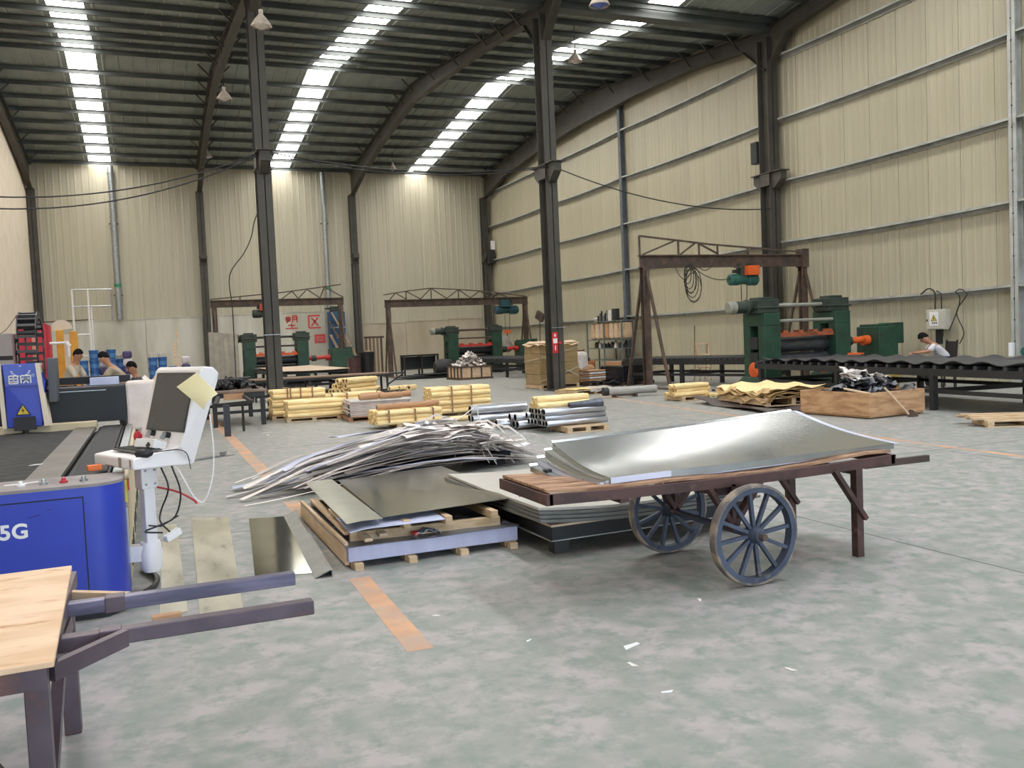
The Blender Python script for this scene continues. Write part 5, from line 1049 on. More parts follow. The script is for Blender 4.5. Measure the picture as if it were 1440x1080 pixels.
# ------------------------------------------------------------------ scrap strip pile
m_sup = M('dark_support', (38, 40, 46), rough=.8)
t = thing('scrap_skid', 'low dark skid carrying the pile of sheet metal strips', 'skid', (-16.2, -39.2, 0), R(14))
obj('deck', MB().b2((-1.1, -.4, .1), (1.3, .4, .16)), m_sup, t)
for x in (-.95, .1, 1.15): obj('runner', MB().b2((x - .06, -.4, 0), (x + .06, .4, .1)), m_sup, t)
PH = [(-2.15, .02), (-1.8, .13), (-1.3, .31), (-.6, .43), (0, .52), (.6, .53), (1.0, .42), (1.35, .24), (1.7, .08), (1.95, .02)]
def ph(s):
    if s <= PH[0][0]: return PH[0][1]
    for (a, x), (b_, y) in zip(PH[:-1], PH[1:]):
        if a <= s <= b_: return x + (y - x) * (s - a) / (b_ - a)
    return PH[-1][1]
pcx, pcy, pca = -16.2, -39.25, R(13)
q = random.Random(4)
smats = [m_strip, m_strip, m_strip2, m_strip2, m_lilac, m_strip, m_strip2]
def ribbon(sc_, hl, lat, frac, ang, w, n=14, wob=.03, tilt=0.0):
    a = q.uniform(0, 6); L_ = []
    for i in range(n):
        s = sc_ + hl * (2 * i / (n - 1) - 1); y = lat + math.tan(ang) * (s - sc_) + wob * sin(a + s * 1.7)
        env = max(.0, 1 - (abs(y) / .75) ** 2) ** .5
        z = max(.012 + .02 * frac, ph(s) * frac * (.35 + .65 * env) + .012 * sin(a * 2 + s * 3))
        L_.append((s, y, z))
    g = []
    for i, p in enumerate(L_):
        nx = L_[min(i + 1, n - 1)]; pv = L_[max(i - 1, 0)]; d = Vector((nx[0] - pv[0], nx[1] - pv[1], 0)).normalized(); sd = Vector((-d.y, d.x, 0))
        tl = tilt + .15 * sin(a + i * .4)
        g.append([Vector(p) - sd * w / 2 * cos(tl) - Vector((0, 0, w / 2 * sin(tl))), Vector(p) + sd * w / 2 * cos(tl) + Vector((0, 0, w / 2 * sin(tl)))])
    return MB().grid(g, (0, 0, -.002))
def place(o): o.location = (pcx, pcy, 0); o.rotation_euler = (0, 0, pca)
for k in range(230):
    fr = q.uniform(.35, 1.0) if k < 150 else q.uniform(.85, 1.06)
    hl = q.uniform(.6, 1.5); sc_ = q.uniform(-.75, .75)
    if sc_ - hl < -2.2: sc_ = -2.2 + hl
    if sc_ + hl > 1.8: sc_ = 1.8 - hl
    la = q.uniform(-.62, .62) * (1.1 - .4 * fr); wd = q.choice((.02, .025, .035, .05, .07, .1)); si = q.randrange(7)
    o = obj('metal_strip', ribbon(sc_, hl, la, fr, q.uniform(-.16, .16), wd), smats[si], smooth=60)
    place(o); tag(o, ('narrow ', 'medium ', 'wide ')[(wd > .03) + (wd > .06)] + {m_strip: 'cream', m_strip2: 'dull grey', m_lilac: 'bluish'}[smats[si]] + (' long' if hl > 1.05 else ' shorter') + ' strip, ' + ('front' if la < -.15 else ('back' if la > .15 else 'middle')) + ' of scrap pile, ' + ('buried layer' if fr < .6 else ('middle layer' if fr < .85 else 'top layer')) + (', towards left end' if sc_ < -.25 else (', towards curly end' if sc_ > .25 else '')), 'metal strip', 'long strips in the scrap pile')
for k in range(34):                                                   # curly short ends at the right
    a0 = q.uniform(0, 6.28); r0 = q.uniform(.15, .5); cx_ = q.uniform(.8, 1.55); cy_ = q.uniform(-.45, .4); w = q.choice((.015, .02, .03)); tw = q.uniform(.5, 2.2); zz = ph(cx_) * q.uniform(.3, 1.15)
    pts = [(cx_ + r0 * cos(a0 + tw * i / 11) - r0 * cos(a0), cy_ + r0 * .7 * (sin(a0 + tw * i / 11) - sin(a0)), max(.01, zz + q.uniform(-.002, .002) + (.16 * sin(i / 11 * pi) - .02 * i / 2) * q.uniform(.8, 1.1))) for i in range(12)]
    g = [[Vector(p) - Vector((0, 0, w / 2)), Vector(p) + Vector((0, .004, w / 2))] for p in pts]
    o = obj('curled_strip', MB().grid(g, (0.0, .002, 0)), smats[q.randrange(4)], smooth=60); place(o); tag(o, ('tight ' if r0 < .25 else 'wide ') + ('thin' if w < .02 else 'broad') + ' curled strip ' + ('low' if zz < .2 else 'high') + ' at curly end of scrap pile, ' + ('front side' if cy_ < 0 else 'back side'), 'metal strip', 'curled strips at the right of the scrap pile')
plates = [((.75, -.28, .53), (.55, .3), -.25, m_strip, 'wide pale sheet offcut on top of the scrap pile'), ((.15, -.33, .5), (.7, .16), .05, m_strip, 'broad cream strip along top of the scrap pile'), ((.62, .3, .57), (.12, .55), .55, m_white, 'white narrow board standing out of the scrap pile'),
          ((-.1, .42, .5), (1.3, .26), .1, m_lilac, 'long bluish sheet offcut at back of the scrap pile'), ((1.0, -.5, .32), (.5, .18), -.2, m_strip, 'cream offcut drooping at right of the scrap pile'), ((.35, .05, .58), (.5, .1), .9, m_white, 'short white offcut across top of the scrap pile'), ((.95, -.2, .5), (.25, .2), .3, m_strip, 'small square pale offcut near the pile end')]
for (c_, d_, a_, mt, lab) in plates:
    o = obj('sheet_offcut', MB().grid([[((i / 5 - .5) * d_[0], (j / 3 - .5) * d_[1], .02 * sin(i * .9 + j)) for j in range(4)] for i in range(6)], (0, 0, -.003)), mt, smooth=50)
    m_ = Matrix.Rotation(pca, 3, 'Z') @ Vector(c_); o.location = (pcx + m_.x, pcy + m_.y, c_[2]); o.rotation_euler = (q.uniform(-.15, .1), q.uniform(-.05, .1), pca + a_); tag(o, lab, 'offcut')
for k in range(26):                                                   # broad pale offcuts on the right half
    s_ = q.uniform(-.1, 1.45); y_ = q.uniform(-.5, .35); l_, w_ = q.uniform(.25, .6), q.uniform(.07, .2)
    o = obj('sheet_offcut', MB().grid([[((i / 5 - .5) * l_, (j / 2 - .5) * w_, .03 * sin(i * .8 + k)) for j in range(3)] for i in range(6)], (0, 0, -.003)), (m_strip, m_white, m_strip, m_offw)[k % 4], smooth=50)
    m_ = Matrix.Rotation(pca, 3, 'Z') @ Vector((s_, y_, 0)); o.location = (pcx + m_.x, pcy + m_.y, max(.03, ph(s_) * (1 - (abs(y_) / .75) ** 2) ** .5 + .02)); o.rotation_euler = (q.uniform(-.25, .15), q.uniform(-.05, .3) if s_ > .7 else q.uniform(-.1, .1), pca + q.uniform(-.5, .4))
    tag(o, ('small ' if l_ < .4 else 'large ') + ('white' if k % 4 in (1, 3) else 'cream') + ' sheet offcut on scrap pile, ' + ('front' if y_ < -.15 else ('back' if y_ > .1 else 'crest')) + (' near curly end' if s_ > .8 else ' near middle'), 'offcut', 'broad pale offcuts on the scrap pile')
t = thing('upright_wire', 'thin bent white wire rising from right of scrap pile', 'wire', (-15.1, -38.8, .3)); obj('wire', MB().path([(-.5, -.1, .22), (-.2, 0, .3), (.0, 0, .42), (.02, 0, .3), (.1, -.05, .05)], .008, 5), m_strip, t, smooth=60)
# dull thin sheets and strips on the floor beside the console
m_mirror = M('mirror_sheet', (196, 198, 192), (180, 182, 178), rough=.09, metal=1.0, scale=2, rvar=.05)
m_film_dust = M('dusty_floor_film', (188, 180, 158), (160, 152, 130), rough=.35, scale=3, amt=.9, c3=(120, 110, 92), s3=6, t3=(.6, .7), stretch=(1, .3, 1))
for pts, mt, lab in (([(-18.21, -41.05), (-17.86, -41.15), (-17.90, -43.42), (-18.40, -43.3)], m_mirror, 'mirror bright thin sheet lying on floor left of sheet pallet'),
                     ([(-18.70, -40.7), (-18.38, -40.85), (-18.55, -44.05), (-18.80, -44.1)], m_film_dust, 'dusty footprinted thin sheet on the floor near console'),
                     ([(-18.95, -40.9), (-18.84, -40.9), (-18.86, -43.9), (-19.02, -43.9)], m_film_dust, 'narrow dusty sheet on floor under the console post')):
    o = obj('floor_sheet', MB((pts[0][0], pts[0][1], 0)).prism([(x, y, .002) for x, y in pts], (0, 0, .003)), mt); o.location = (pts[0][0], pts[0][1], 0); tag(o, lab, 'sheet')
t = thing('edge_profile', 'long bent grey sheet profile lying along the pallet side', 'profile', (-17.90, -42.35, 0), R(-3))
obj('profile', MB().prism([(-.07, -1.2, .006), (.03, -1.2, .05), (.05, -1.2, .05), (.05, -1.2, .0), (.045, -1.2, 0), (.045, -1.2, .043), (.03, -1.2, .043), (-.07, -1.2, 0)], (0, 2.4, 0)), M('profile_grey', (138, 138, 130), (118, 118, 110), rough=.4, metal=.4), t)
t = thing('loose_strips', 'thin grey metal strips lying on floor behind the console', 'strips', (-18.4, -35.9, 0), R(35))
for k in range(3): obj('strip', MB().box((0, -.06 + .06 * k, .004 + .006 * k), (1.2 - .2 * k, .05, .004), .06 * k), m_grs, t)
obj('clip', MB().box((.45, .0, .04), (.12, .05, .05), .4), m_galv, t)
# ------------------------------------------------------------------ sheet stack on its wooden base
t = thing('sheet_pallet', 'wooden base carrying a thick lilac-edged stack of sheets', 'pallet', (-17.13, -42.45, 0))
for k in range(4):
    obj('foot', MB().box((-.58 + .39 * k, -1.0, .022), (.06, .07, .044)), m_wood, t); obj('runner', MB().b2((-.62 + .39 * k, -.95, 0), (-.55 + .39 * k, 1.0, .05)), m_wood, t)
obj('side_board', MB().b2((-.655, -.92, .02), (-.63, 1.05, .18)), m_lply, t); obj('side_board', MB().b2((.63, -.92, .02), (.655, 1.05, .12)), m_lply, t)
t = thing('sheet_stack', 'thick stack of grey sheets with smooth lilac front edge', 'sheet stack', (-17.13, -42.45, .05))
m_lil = M('lilac_edge', (178, 178, 200), (160, 160, 184), rough=.35, metal=.25, scale=1.5, stretch=(5, 1, 1)); m_top = M('sheet_top_grey', (110, 112, 118), (92, 94, 102), rough=.35, metal=.4)
obj('stack', MB().b2((-.645, -.98, 0), (.645, 1.0, .105)), m_lil, t, bevel=.004); obj('cover_sheet', MB().grid([[(-.66 + .132 * i, -.995 + .2 * j, .108 + .004 * sin(i + j) + (.012 if (i == 10 and j == 0) else 0)) for j in range(11)] for i in range(11)], (0, 0, -.003)), m_top, t)
for (a, b_, w, h, lab) in (((-17.72, -43.24, .19), (-16.58, -43.30, .19), .05, .07, 'pale timber lying along front of lilac sheet stack'), ((-17.72, -41.6, .175), (-16.6, -41.6, .175), .05, .05, 'pale timber at back under the shiny top sheet')):
    o = obj('timber_bar', MB(a).beam(a, b_, w, h), m_wood, bevel=.004); o.location = a; tag(o, lab, 'timber')
for k, (x, y0) in enumerate(((-17.33, -43.40), (-17.02, -43.42), (-16.66, -43.42))):
    o = obj('timber_block', MB((x, y0, .26)).beam((x, y0, .262), (x + .04, -41.0, .205), .055, .06), m_wood, bevel=.004); o.location = (x, y0, .26); tag(o, ('left', 'middle', 'right')[k] + ' pale timber block end under the shiny top sheet', 'timber', None)
for k, (a, b_) in enumerate((((-17.62, -43.42, .19), (-17.72, -42.6, .285)), ((-17.50, -43.36, .2), (-17.56, -42.6, .27)), ((-17.72, -43.2, .21), (-17.70, -41.6, .21)))):
    o = obj('broken_slat', MB(a).beam(a, b_, .06, .025), m_lply, bevel=.003); o.location = a; tag(o, ('long', 'short', 'low')[k] + ' broken pale slat at left of the sheet stack', 'slat')
m_shiny = M('olive_steel_sheet', (168, 168, 156), (156, 156, 146), rough=.16, metal=.9, scale=.8, rvar=.06)
o = obj('top_sheet', MB((-17.5, -42.4, .33)).grid([[(-17.50 + (1.17 - .04 * j / 8) * i / 8 + .17 * (j / 8), -43.36 + (2.5 + .07 * i / 8) * j / 8 + .12 * i / 8, .33 - .08 * (j / 8) + .008 * sin(i * .7) * sin(j * .5) + .01 * (i / 8)) for j in range(9)] for i in range(9)], (0, 0, -.003)), m_shiny, smooth=40); o.location = (-17.5, -42.4, .33); tag(o, 'large olive shiny sheet on timber blocks over the stack', 'sheet')
o = obj('top_strip', MB((-17.6, -42.4, .33)).grid([[(-17.78 + .27 * i / 3 + .14 * (j / 8), -43.46 + 2.65 * j / 8 + .05 * i / 3, .332 - .08 * (j / 8) + .01 * (1 - i / 3) - .01 * (i == 0)) for j in range(9)] for i in range(4)], (0, 0, -.003)), M('olive_strip', (172, 172, 156), (160, 158, 142), rough=.3, metal=.6), smooth=40); o.location = (-17.6, -42.4, .33); tag(o, 'narrow shiny sheet strip left of the large olive sheet', 'sheet')
o = obj('bent_sheet', MB((-17.4, -43.4, .3)).grid([[(-17.76 + .7 * i / 6, -43.46 + .5 * j / 4, .302 - .02 * (1 - j / 4) - .015 * (i == 0)) for j in range(5)] for i in range(7)], (0, 0, -.003)), m_lilac, smooth=40); o.location = (-17.4, -43.4, .3); tag(o, 'bluish sheet corner showing under the olive top sheet', 'sheet')
t = thing('plastic_packet', 'crumpled clear plastic packet with red print on sheet stack', 'packet', (-17.18, -43.36, .175))
obj('packet', MB().grid([[((i / 7 - .5) * .2, (j / 4 - .5) * .09, .03 * (1 - (2 * i / 7 - 1) ** 2) + .012 * sin(i * 2.2 + j * 1.7)) for j in range(5)] for i in range(8)], (0, 0, -.006)), M('packet_film', (176, 180, 190), (110, 118, 128), rough=.2, scale=30, amt=1.0), t, smooth=50)
obj('red_print', MB().box((-.09, -.01, .014), (.03, .07, .02), .2), m_redpaint, t)
# ------------------------------------------------------------------ steel frame with wide sheets behind the cart
t = thing('steel_trestle', 'low dark steel frame with plywood top behind the cart', 'trestle', (-15.55, -42.92, 0), R(1.5))
obj('frame', MB().b2((-.84, -.86, .1), (.86, -.80, .2)).b2((-.84, .80, .1), (.86, .86, .2)).b2((-.84, -.8, .1), (-.78, .8, .2)).b2((.8, -.8, .1), (.86, .8, .2)).b2((-.78, -.03, .1), (.8, .03, .2)), m_blackframe, t)
obj('bottom_lip', MB().b2((-.85, -.875, .096), (.87, -.8, .103)).b2((-.855, -.86, .096), (-.78, .86, .103)), m_girt, t)
for x in (-.76, .78):
    for y in (-.8, .8): obj('leg', MB().b2((x - .06, y - .05, 0), (x + .06, y + .05, .1)), m_blackframe, t)
obj('plywood_top', MB().b2((-.85, -.87, .2), (.87, .87, .216)), m_lply, t)
m_gsheet = M('matt_grey_sheet', (196, 192, 182), (180, 174, 164), rough=.42, metal=.25, scale=1.2)
for k in range(4):
    def wz(x, y): return .224 + .026 * k + .055 * max(0, (-x - .25)) ** 1.5 + .03 * (x ** 2) * (y < 0) * .6 + .02 * max(0, -y - .4)
    xa, xb, ya, yb = -.98 + .02 * k, .95 - .03 * k, -.97 + .02 * k, 1.22
    o = obj('wide_sheet', MB().grid([[(xa + (xb - xa) * i / 12, ya + (yb - ya) * j / 8, wz(xa + (xb - xa) * i / 12, ya + (yb - ya) * j / 8)) for j in range(9)] for i in range(13)], (0, 0, -.02)), m_gsheet if k == 3 else M('sheet_edge%d' % k, (128, 128, 122), (108, 108, 104), rough=.4, metal=.3), smooth=40)
    o.location = (-15.55, -42.92, 0); o.rotation_euler = (0, 0, R(1.5 - .6 * k)); tag(o, ('lowest', 'second', 'third', 'topmost')[k] + ' wide matt grey sheet on the low steel trestle', 'sheet', None)
for k, (x, y, r_) in enumerate(((-16.17, -43.35, -.42), (-15.97, -43.3, -.5))):
    o = obj('curved_offcut', MB().grid([[(-.10 + .07 * i, -.24 + .12 * j, .004 + .018 * ((i / 3) ** 2)) for j in range(5)] for i in range(4)], (0, 0, -.002)), m_gsheet, smooth=50); o.location = (x, y, .345); o.rotation_euler = (0, 0, r_ + .7); tag(o, ('left', 'right')[k] + ' thin curved offcut resting on topmost wide grey sheet', 'offcut')

# ------------------------------------------------------------------ the wooden cart
m_cbrown = M('cart_brown_paint', (84, 55, 50), (64, 42, 39), rough=.6, scale=4, amt=.9, c3=(128, 92, 76), s3=5, t3=(.6, .75))
m_wheelblue = M('wheel_blue_grey', (72, 80, 98), (56, 64, 80), rough=.6, scale=6, amt=.8, c3=(120, 112, 110), s3=6, t3=(.62, .78))
m_tyre = M('worn_tyre', (150, 134, 118), (104, 96, 92), rough=.8, scale=9, amt=1.0)
m_deck = M('cart_deck_wood', (178, 140, 108), (134, 98, 74), rough=.8, scale=5, amt=.9, stretch=(1, 6, 4))
t = thing('hand_cart', 'brown wooden hand cart with two blue spoked wheels', 'cart', (-15.62, -44.62, 0))
ct = Vector((-15.62, -44.62, 0)); CB = lambda: MB(ct)
def dz(x): return .03 * ((x + 15.6) / 1.3) ** 2 + (.0 if x > -15.6 else .0)
xsn = [-16.91 + 2.6 * i / 12 for i in range(13)]
for (y, nm) in ((-44.965, 'side_beam'), (-44.265, 'side_beam')):
    b = CB()
    for x0, x1 in zip(xsn[:-1], xsn[1:]):
        b.prism([(x0, y - .02, .585 + dz(x0) * .7), (x1, y - .02, .585 + dz(x1) * .7), (x1, y - .02, .645 + dz(x1) * .75), (x0, y - .02, .645 + dz(x0) * .75)], (0, .04, 0))
    obj(nm, b, m_cbrown, t)
obj('end_beam', CB().b2((-16.93, -44.985, .603), (-16.89, -44.245, .668)), m_cbrown, t); obj('end_beam', CB().b2((-14.34, -44.985, .606), (-14.30, -44.245, .668)), m_cbrown, t)
for k in range(6):
    y0 = -44.95 + .1165 * k
    o = obj('plank', CB().grid([[(x, y, .660 + dz(x) + (.006 * sin(x * 5 + k) if 0 < i < 12 else 0) + (.016 * math.exp(-((x + 14.55) / .2) ** 2))) for y in (y0, y0 + .113)] for i, x in enumerate(xsn)], (0, 0, -.016)), m_deck, t)
obj('cross_beam', CB().b2((-15.75, -44.95, .53), (-15.5, -44.28, .6)), m_cbrown, t)
for x in (-16.4, -14.62): obj('cross_beam', CB().b2((x - .03, -44.95, .56), (x + .03, -44.28, .6)), m_cbrown, t)
for yy in (-44.955, -44.28):
    obj('leg', CB().b2((-14.65, yy - .028, 0), (-14.595, yy + .028, .6)), m_cbrown, t)
    obj('leg_brace', CB().beam((-14.84, yy - .03, .61), (-14.59, yy - .035, .26), .03, .05, up=(0, 1, 0)), m_cbrown, t)
obj('handle', CB().beam((-14.5, -44.9, .60), (-13.95, -44.93, .605), .035, .045), M('handle_dark', (74, 58, 46), (52, 42, 36), rough=.6), t)
obj('axle', CB().tube((-15.64, -45.22, .31), (-15.64, -44.12, .31), .022, 10), m_wheelblue, t)
for yy in (-44.98, -44.32):
    obj('axle_bracket', CB().beam((-15.82, yy + .02, .6), (-15.62, yy + .02, .3), .03, .055, up=(0, 1, 0)).beam((-15.42, yy + .02, .6), (-15.66, yy + .02, .3), .03, .055, up=(0, 1, 0)).beam((-15.64, yy + .02, .6), (-15.64, yy + .02, .3), .03, .05, up=(0, 1, 0)), m_cbrown, t)
def wheel(y, rot0):
    c = Vector((-15.63, y, .312)); wl = obj('wheel', CB().rings(c - Vector((0, .03, 0)), c + Vector((0, .03, 0)), [(0, .262), (0, .296), (.06, .296), (.06, .262), (0, .262)], 40), m_wheelblue, t, smooth=40)
    obj('tyre', CB().rings(c - Vector((0, .032, 0)), c + Vector((0, 1, 0)), [(0, .294), (.004, .308), (.015, .312), (.049, .312), (.06, .308), (.064, .294)], 40), m_tyre, wl, smooth=50)
    obj('hub', CB().rings(c - Vector((0, .07, 0)), c + Vector((0, 1, 0)), [(0, .01), (0, .035), (.03, .05), (.1, .055), (.14, .035), (.14, .01)], 16), m_wheelblue, wl, smooth=40)
    obj('hub_nut', CB().tube(c - Vector((0, .11, 0)), c - Vector((0, .06, 0)), .022, 6), m_rust, wl)
    for k in range(12):
        a = rot0 + k * pi / 6; d = Vector((cos(a), 0, sin(a)))
        obj('spoke', CB().beam(c + d * .04, c + d * .266, .022, .026, up=(0, 1, 0)), m_wheelblue, wl)
wheel(-45.16, .1); wheel(-44.19, .3)
# bent trays lying on the cart
m_tray = M('galvanised_tray', (196, 198, 196), (178, 181, 182), rough=.23, metal=1.0, scale=6, amt=.4, rvar=.03)
m_trayw = M('white_flange', (214, 216, 232), (200, 202, 222), rough=.4, metal=.2)
for k in range(4):
    kk = 3 - k                                                       # k=0 lowest
    A = Vector((-16.46 - .03 * kk, -44.89 + .012 * kk, .672 + .012 * k)); B = Vector((-14.23 - .02 * kk, -44.90 + .012 * kk, .705 + .008 * k)); Cc = Vector((-16.50 - .07 * kk, -44.16 - .03 * kk, .855 - .042 * kk)); D = Vector((-14.38 - .03 * kk, -44.03 - .04 * kk, .915 - .045 * kk))
    g = []
    for i in range(17):
        a = i / 16; row = []
        for j in range(13):
            b_ = j / 12; p = (A * (1 - a) + B * a) * (1 - b_) + (Cc * (1 - a) + D * a) * b_
            p.z += -.028 * sin(pi * b_) - .006 * sin(pi * a) * b_; row.append(p)
        g.append(row)
    org = Vector((-15.35, -44.5, .7))
    root = thing('metal_tray', ('lowest', 'third', 'second', 'topmost')[k] + ' galvanised sheet tray lying tilted on the hand cart', 'sheet tray', org)
    obj('sheet', MB(org).grid(g, (0, 0, -.003)), m_tray, root, smooth=40)
    obj('front_flange', MB(org).prism([A, B, B - Vector((0, 0, .036)), A - Vector((0, 0, .036))], (0, .004, 0)), m_tray if k != 1 else m_trayw, root)
    if k == 3: obj('white_flange_piece', MB(org).prism([A + Vector((0, -.002, .002)), A + (B - A) * .19 + Vector((0, -.002, .002)), A + (B - A) * .19 - Vector((0, .002, .034)), A - Vector((0, .002, .034))], (0, .003, 0)), m_trayw, root)
    lf = MB(org)
    for j in range(12): lf.prism([g[0][j], g[0][j + 1], g[0][j + 1] - Vector((0.0, 0, .034)), g[0][j] - Vector((0.0, 0, .034))], (.003, 0, 0))
    obj('end_flange', lf, m_trayw if k == 1 else m_tray, root)
    rb = MB(org)
    for i in range(16): rb.prism([g[i][12], g[i + 1][12], g[i + 1][12] + Vector((0, .02, .012)), g[i][12] + Vector((0, .02, .012))], (0, 0, .002))
    obj('back_lip', rb, m_tray, root)
    rl = MB(org)
    for j in range(12): rl.prism([g[16][j], g[16][j + 1], g[16][j + 1] + Vector((.05, 0, -.004)), g[16][j] + Vector((.05, 0, -.004))], (0, 0, .003))
    obj('right_lip', rl, m_trayw, root)
t = thing('rubber_block', 'small black block under tray corner on cart deck', 'block', (-16.62, -44.35, .672)); obj('block', MB().box((0, 0, .022), (.08, .05, .044), .3), m_black, t, bevel=.008)
# ------------------------------------------------------------------ near work table at the lower left
m_tsteel = M('brown_lilac_steel', (104, 90, 98), (78, 68, 76), rough=.42, metal=.35, scale=3, amt=.8, c3=(120, 86, 76), s3=3, t3=(.55, .72))
m_arm = M('lilac_steel_tube', (126, 120, 142), (98, 94, 114), rough=.35, metal=.5, scale=5, amt=.9, stretch=(.5, 3, 3))
m_ttop = M('worn_plywood_top', (230, 200, 168), (214, 178, 142), rough=.65, scale=2.4, amt=.8, stretch=(1, 3, 1), c3=(190, 136, 92), s3=3, t3=(.58, .7))
t = thing('work_table', 'near work table with worn plywood top and brown legs', 'table', (-20.0, -46.07, 0)); to = (-20.0, -46.07, 0); TB = lambda: MB(to)
obj('top', TB().prism([(-20.7, -45.45, .675), (-19.345, -45.42, .675), (-19.30, -46.72, .675), (-20.7, -46.75, .675)], (0, 0, .018)), m_ttop, t, bevel=.003)
obj('frame', TB().b2((-20.7, -46.72, .615), (-19.32, -46.67, .675)).b2((-20.7, -45.5, .615), (-19.36, -45.45, .675)).b2((-19.375, -46.7, .615), (-19.325, -45.46, .675)), m_tsteel, t)
for (x, y) in ((-19.355, -46.66), (-19.375, -45.48), (-20.6, -46.66), (-20.6, -45.48)): obj('leg', TB().b2((x - .032, y - .032, 0), (x + .032, y + .032, .615)), m_tsteel, t, bevel=.004)
obj('brace', TB().beam((-19.62, -46.66, .615), (-19.37, -46.66, .18), .04, .05, up=(0, 1, 0)), m_rust, t)
obj('brace', TB().beam((-19.37, -45.55, .56), (-19.36, -46.6, .16), .04, .05), m_tsteel, t)
for (y, mt) in ((-45.90, m_arm), (-46.34, m_tsteel)):
    obj('arm', TB().b2((-19.36, y - .028, .605), (-18.49, y + .028, .655)), mt, t, bevel=.004)
    ax = obj('arm_sleeve', TB().b2((-19.2, y - .034, .6), (-19.13, y + .034, .66)), m_tsteel, t, bevel=.004)
obj('arm_brace', TB().beam((-19.32, -46.62, .63), (-19.12, -46.38, .63), .03, .055), m_tsteel, t); obj('arm_brace', TB().beam((-19.33, -45.72, .64), (-19.12, -45.87, .64), .03, .03), m_lply, t)
obj('corner_brace', TB().beam((-19.34, -46.5, .6), (-19.36, -45.6, .5), .04, .06), m_tsteel, t)
# debris on the floor
for k, (x, y, s, mt, lab) in enumerate(((-16.83, -45.73, .06, m_white, 'small white paper scrap on floor in front of cart'), (-16.95, -45.95, .035, m_offw, 'tiny pale chip beside the white paper scrap'), (-16.98, -46.3, .03, m_white, 'tiny white chip nearest the camera side'), (-16.1, -45.25, .03, m_white, 'tiny white chip left of near cart wheel'), (-17.55, -44.75, .025, m_white, 'tiny white chip by the orange stripe'),
                                    (-17.25, -45.4, .022, m_white, 'tiny pale chip right of the orange stripe'), (-16.35, -46.35, .03, m_offw, 'small dull chip on floor right of centre'), (-17.0, -32.4, .1, m_white, 'white paper bit on floor before the yellow tubes'), (-17.05, -32.9, .09, m_offw, 'pale bit on floor beside another before yellow tubes'))):
    o = obj('floor_chip', MB().prism([(-s, -s * .3, 0), (s * .9, -s * .1, 0), (s, s * .3, 0), (-s * .5, s * .45, 0)], (0, 0, .003)), mt); o.location = (x, y, .001); o.rotation_euler = (0, 0, k * 1.3 + .3); tag(o, lab, 'debris')
o = obj('cardboard_scrap', MB().box((0, 0, .01), (.16, .06, .02)), m_kraft); o.location = (-18.98, -43.95, 0); tag(o, 'brown cardboard scrap on floor by blue cabinet corner', 'debris')
t = thing('black_hose', 'black hose loop on floor at foot of laser side panels', 'hose', (-19.08, -43.0, 0)); obj('hose', MB().path([(-.02, -.4, .03), (.04, -.2, .02), (.05, 0, .03), (.0, .2, .03), (-.03, .4, .03)], .022, 6), m_black, t, smooth=60)

# ------------------------------------------------------------------ hanging lamps, overhead wires
m_shade = M('dusty_shade', (196, 184, 170), (170, 158, 146), rough=.5)
def lamp(x, y, z, s, roofz, label, blue=False):
    t = thing('pendant_lamp', label, 'lamp', (x, y, z))
    obj('shade', MB().rings((0, 0, 0), (0, 0, 1), [(0, .24 * s), (.02 * s, .25 * s), (.17 * s, .16 * s), (.27 * s, .07 * s), (.3 * s, .05 * s), (.3 * s, .01)], 8 if not blue else 20), m_shade, t, smooth=20)
    obj('bulb', MB().rings((0, 0, -.05 * s), (0, 0, 1), [(0, .01), (.0, .06 * s), (.05 * s, .12 * s), (.09 * s, .22 * s)], 16), M('blue_lens', (96, 116, 190), rough=.25) if blue else m_offw, t, smooth=40)
    obj('cap', MB().tube((0, 0, .3 * s), (0, 0, .4 * s), .05 * s, 10), m_shade, t, smooth=40); obj('cord', MB().tube((0, 0, .4 * s), (0, 0, roof_z(y) - z + .02), .012, 5), m_dark, t)
lamp(-16.18, -28.7, 8.82, .95, 11.2, 'pale pendant lamp hanging beside top of the left column')
lamp(-16.08, -17.9, 10.05, 1.0, 11.9, 'pale pendant lamp under the middle of the left rafter')
lamp(-15.75, -3.9, 10.95, .95, 11.5, 'pale pendant lamp above the back wall column, farthest on left rafter')
lamp(-6.41, -3.4, 10.75, .95, 11.4, 'pale pendant lamp hanging high near the back wall right bay')
lamp(-5.95, -24.1, 10.2, .95, 11.2, 'pale pendant lamp in front of right skylight strip')
lamp(-9.13, -31.6, 8.95, .95, 11.6, 'blue-lensed pendant lamp high above the sticker column', True)
def wire(pts, label, r=.018):
    o0 = Vector(pts[0]); o = obj('overhead_wire', MB(o0).path(pts, r, 5), m_blackframe, smooth=60); o.location = o0; return tag(o, label, 'wire')
wire(sag((-16, -26.35, 6.55), (-24, -26.3, 5.5), .62, 20), 'upper overhead wire sagging from left column towards left wall')
wire(sag((-16, -26.4, 6.5), (-24, -26.35, 5.25), .72, 20), 'lower overhead wire sagging from left column towards left wall')
wire(sag((-16, -26.35, 6.55), (-8, -26.35, 6.45), .32, 20), 'overhead wire spanning between the two free columns')
wire(sag((-16, -26.4, 6.5), (-8, -26.4, 6.42), .38, 20), 'second overhead wire just below the wire between free columns', .012)
wire(sag((-8, -26.35, 6.45), (-.2, -26.3, 5.36), .42, 20), 'overhead wire from sticker column down to right wall column')
wire([(-16.15, -26.3, 5.14), (-16.3, -26.28, 4.8), (-16.4, -26.25, 4.4), (-16.6, -26.25, 4.0), (-16.97, -26.2, 3.46), (-16.95, -26.2, 2.7), (-16.93, -26.0, 2.2), (-16.9, -25.5, .8)], 'kinked cable dropping from left column beside far mill', .014)
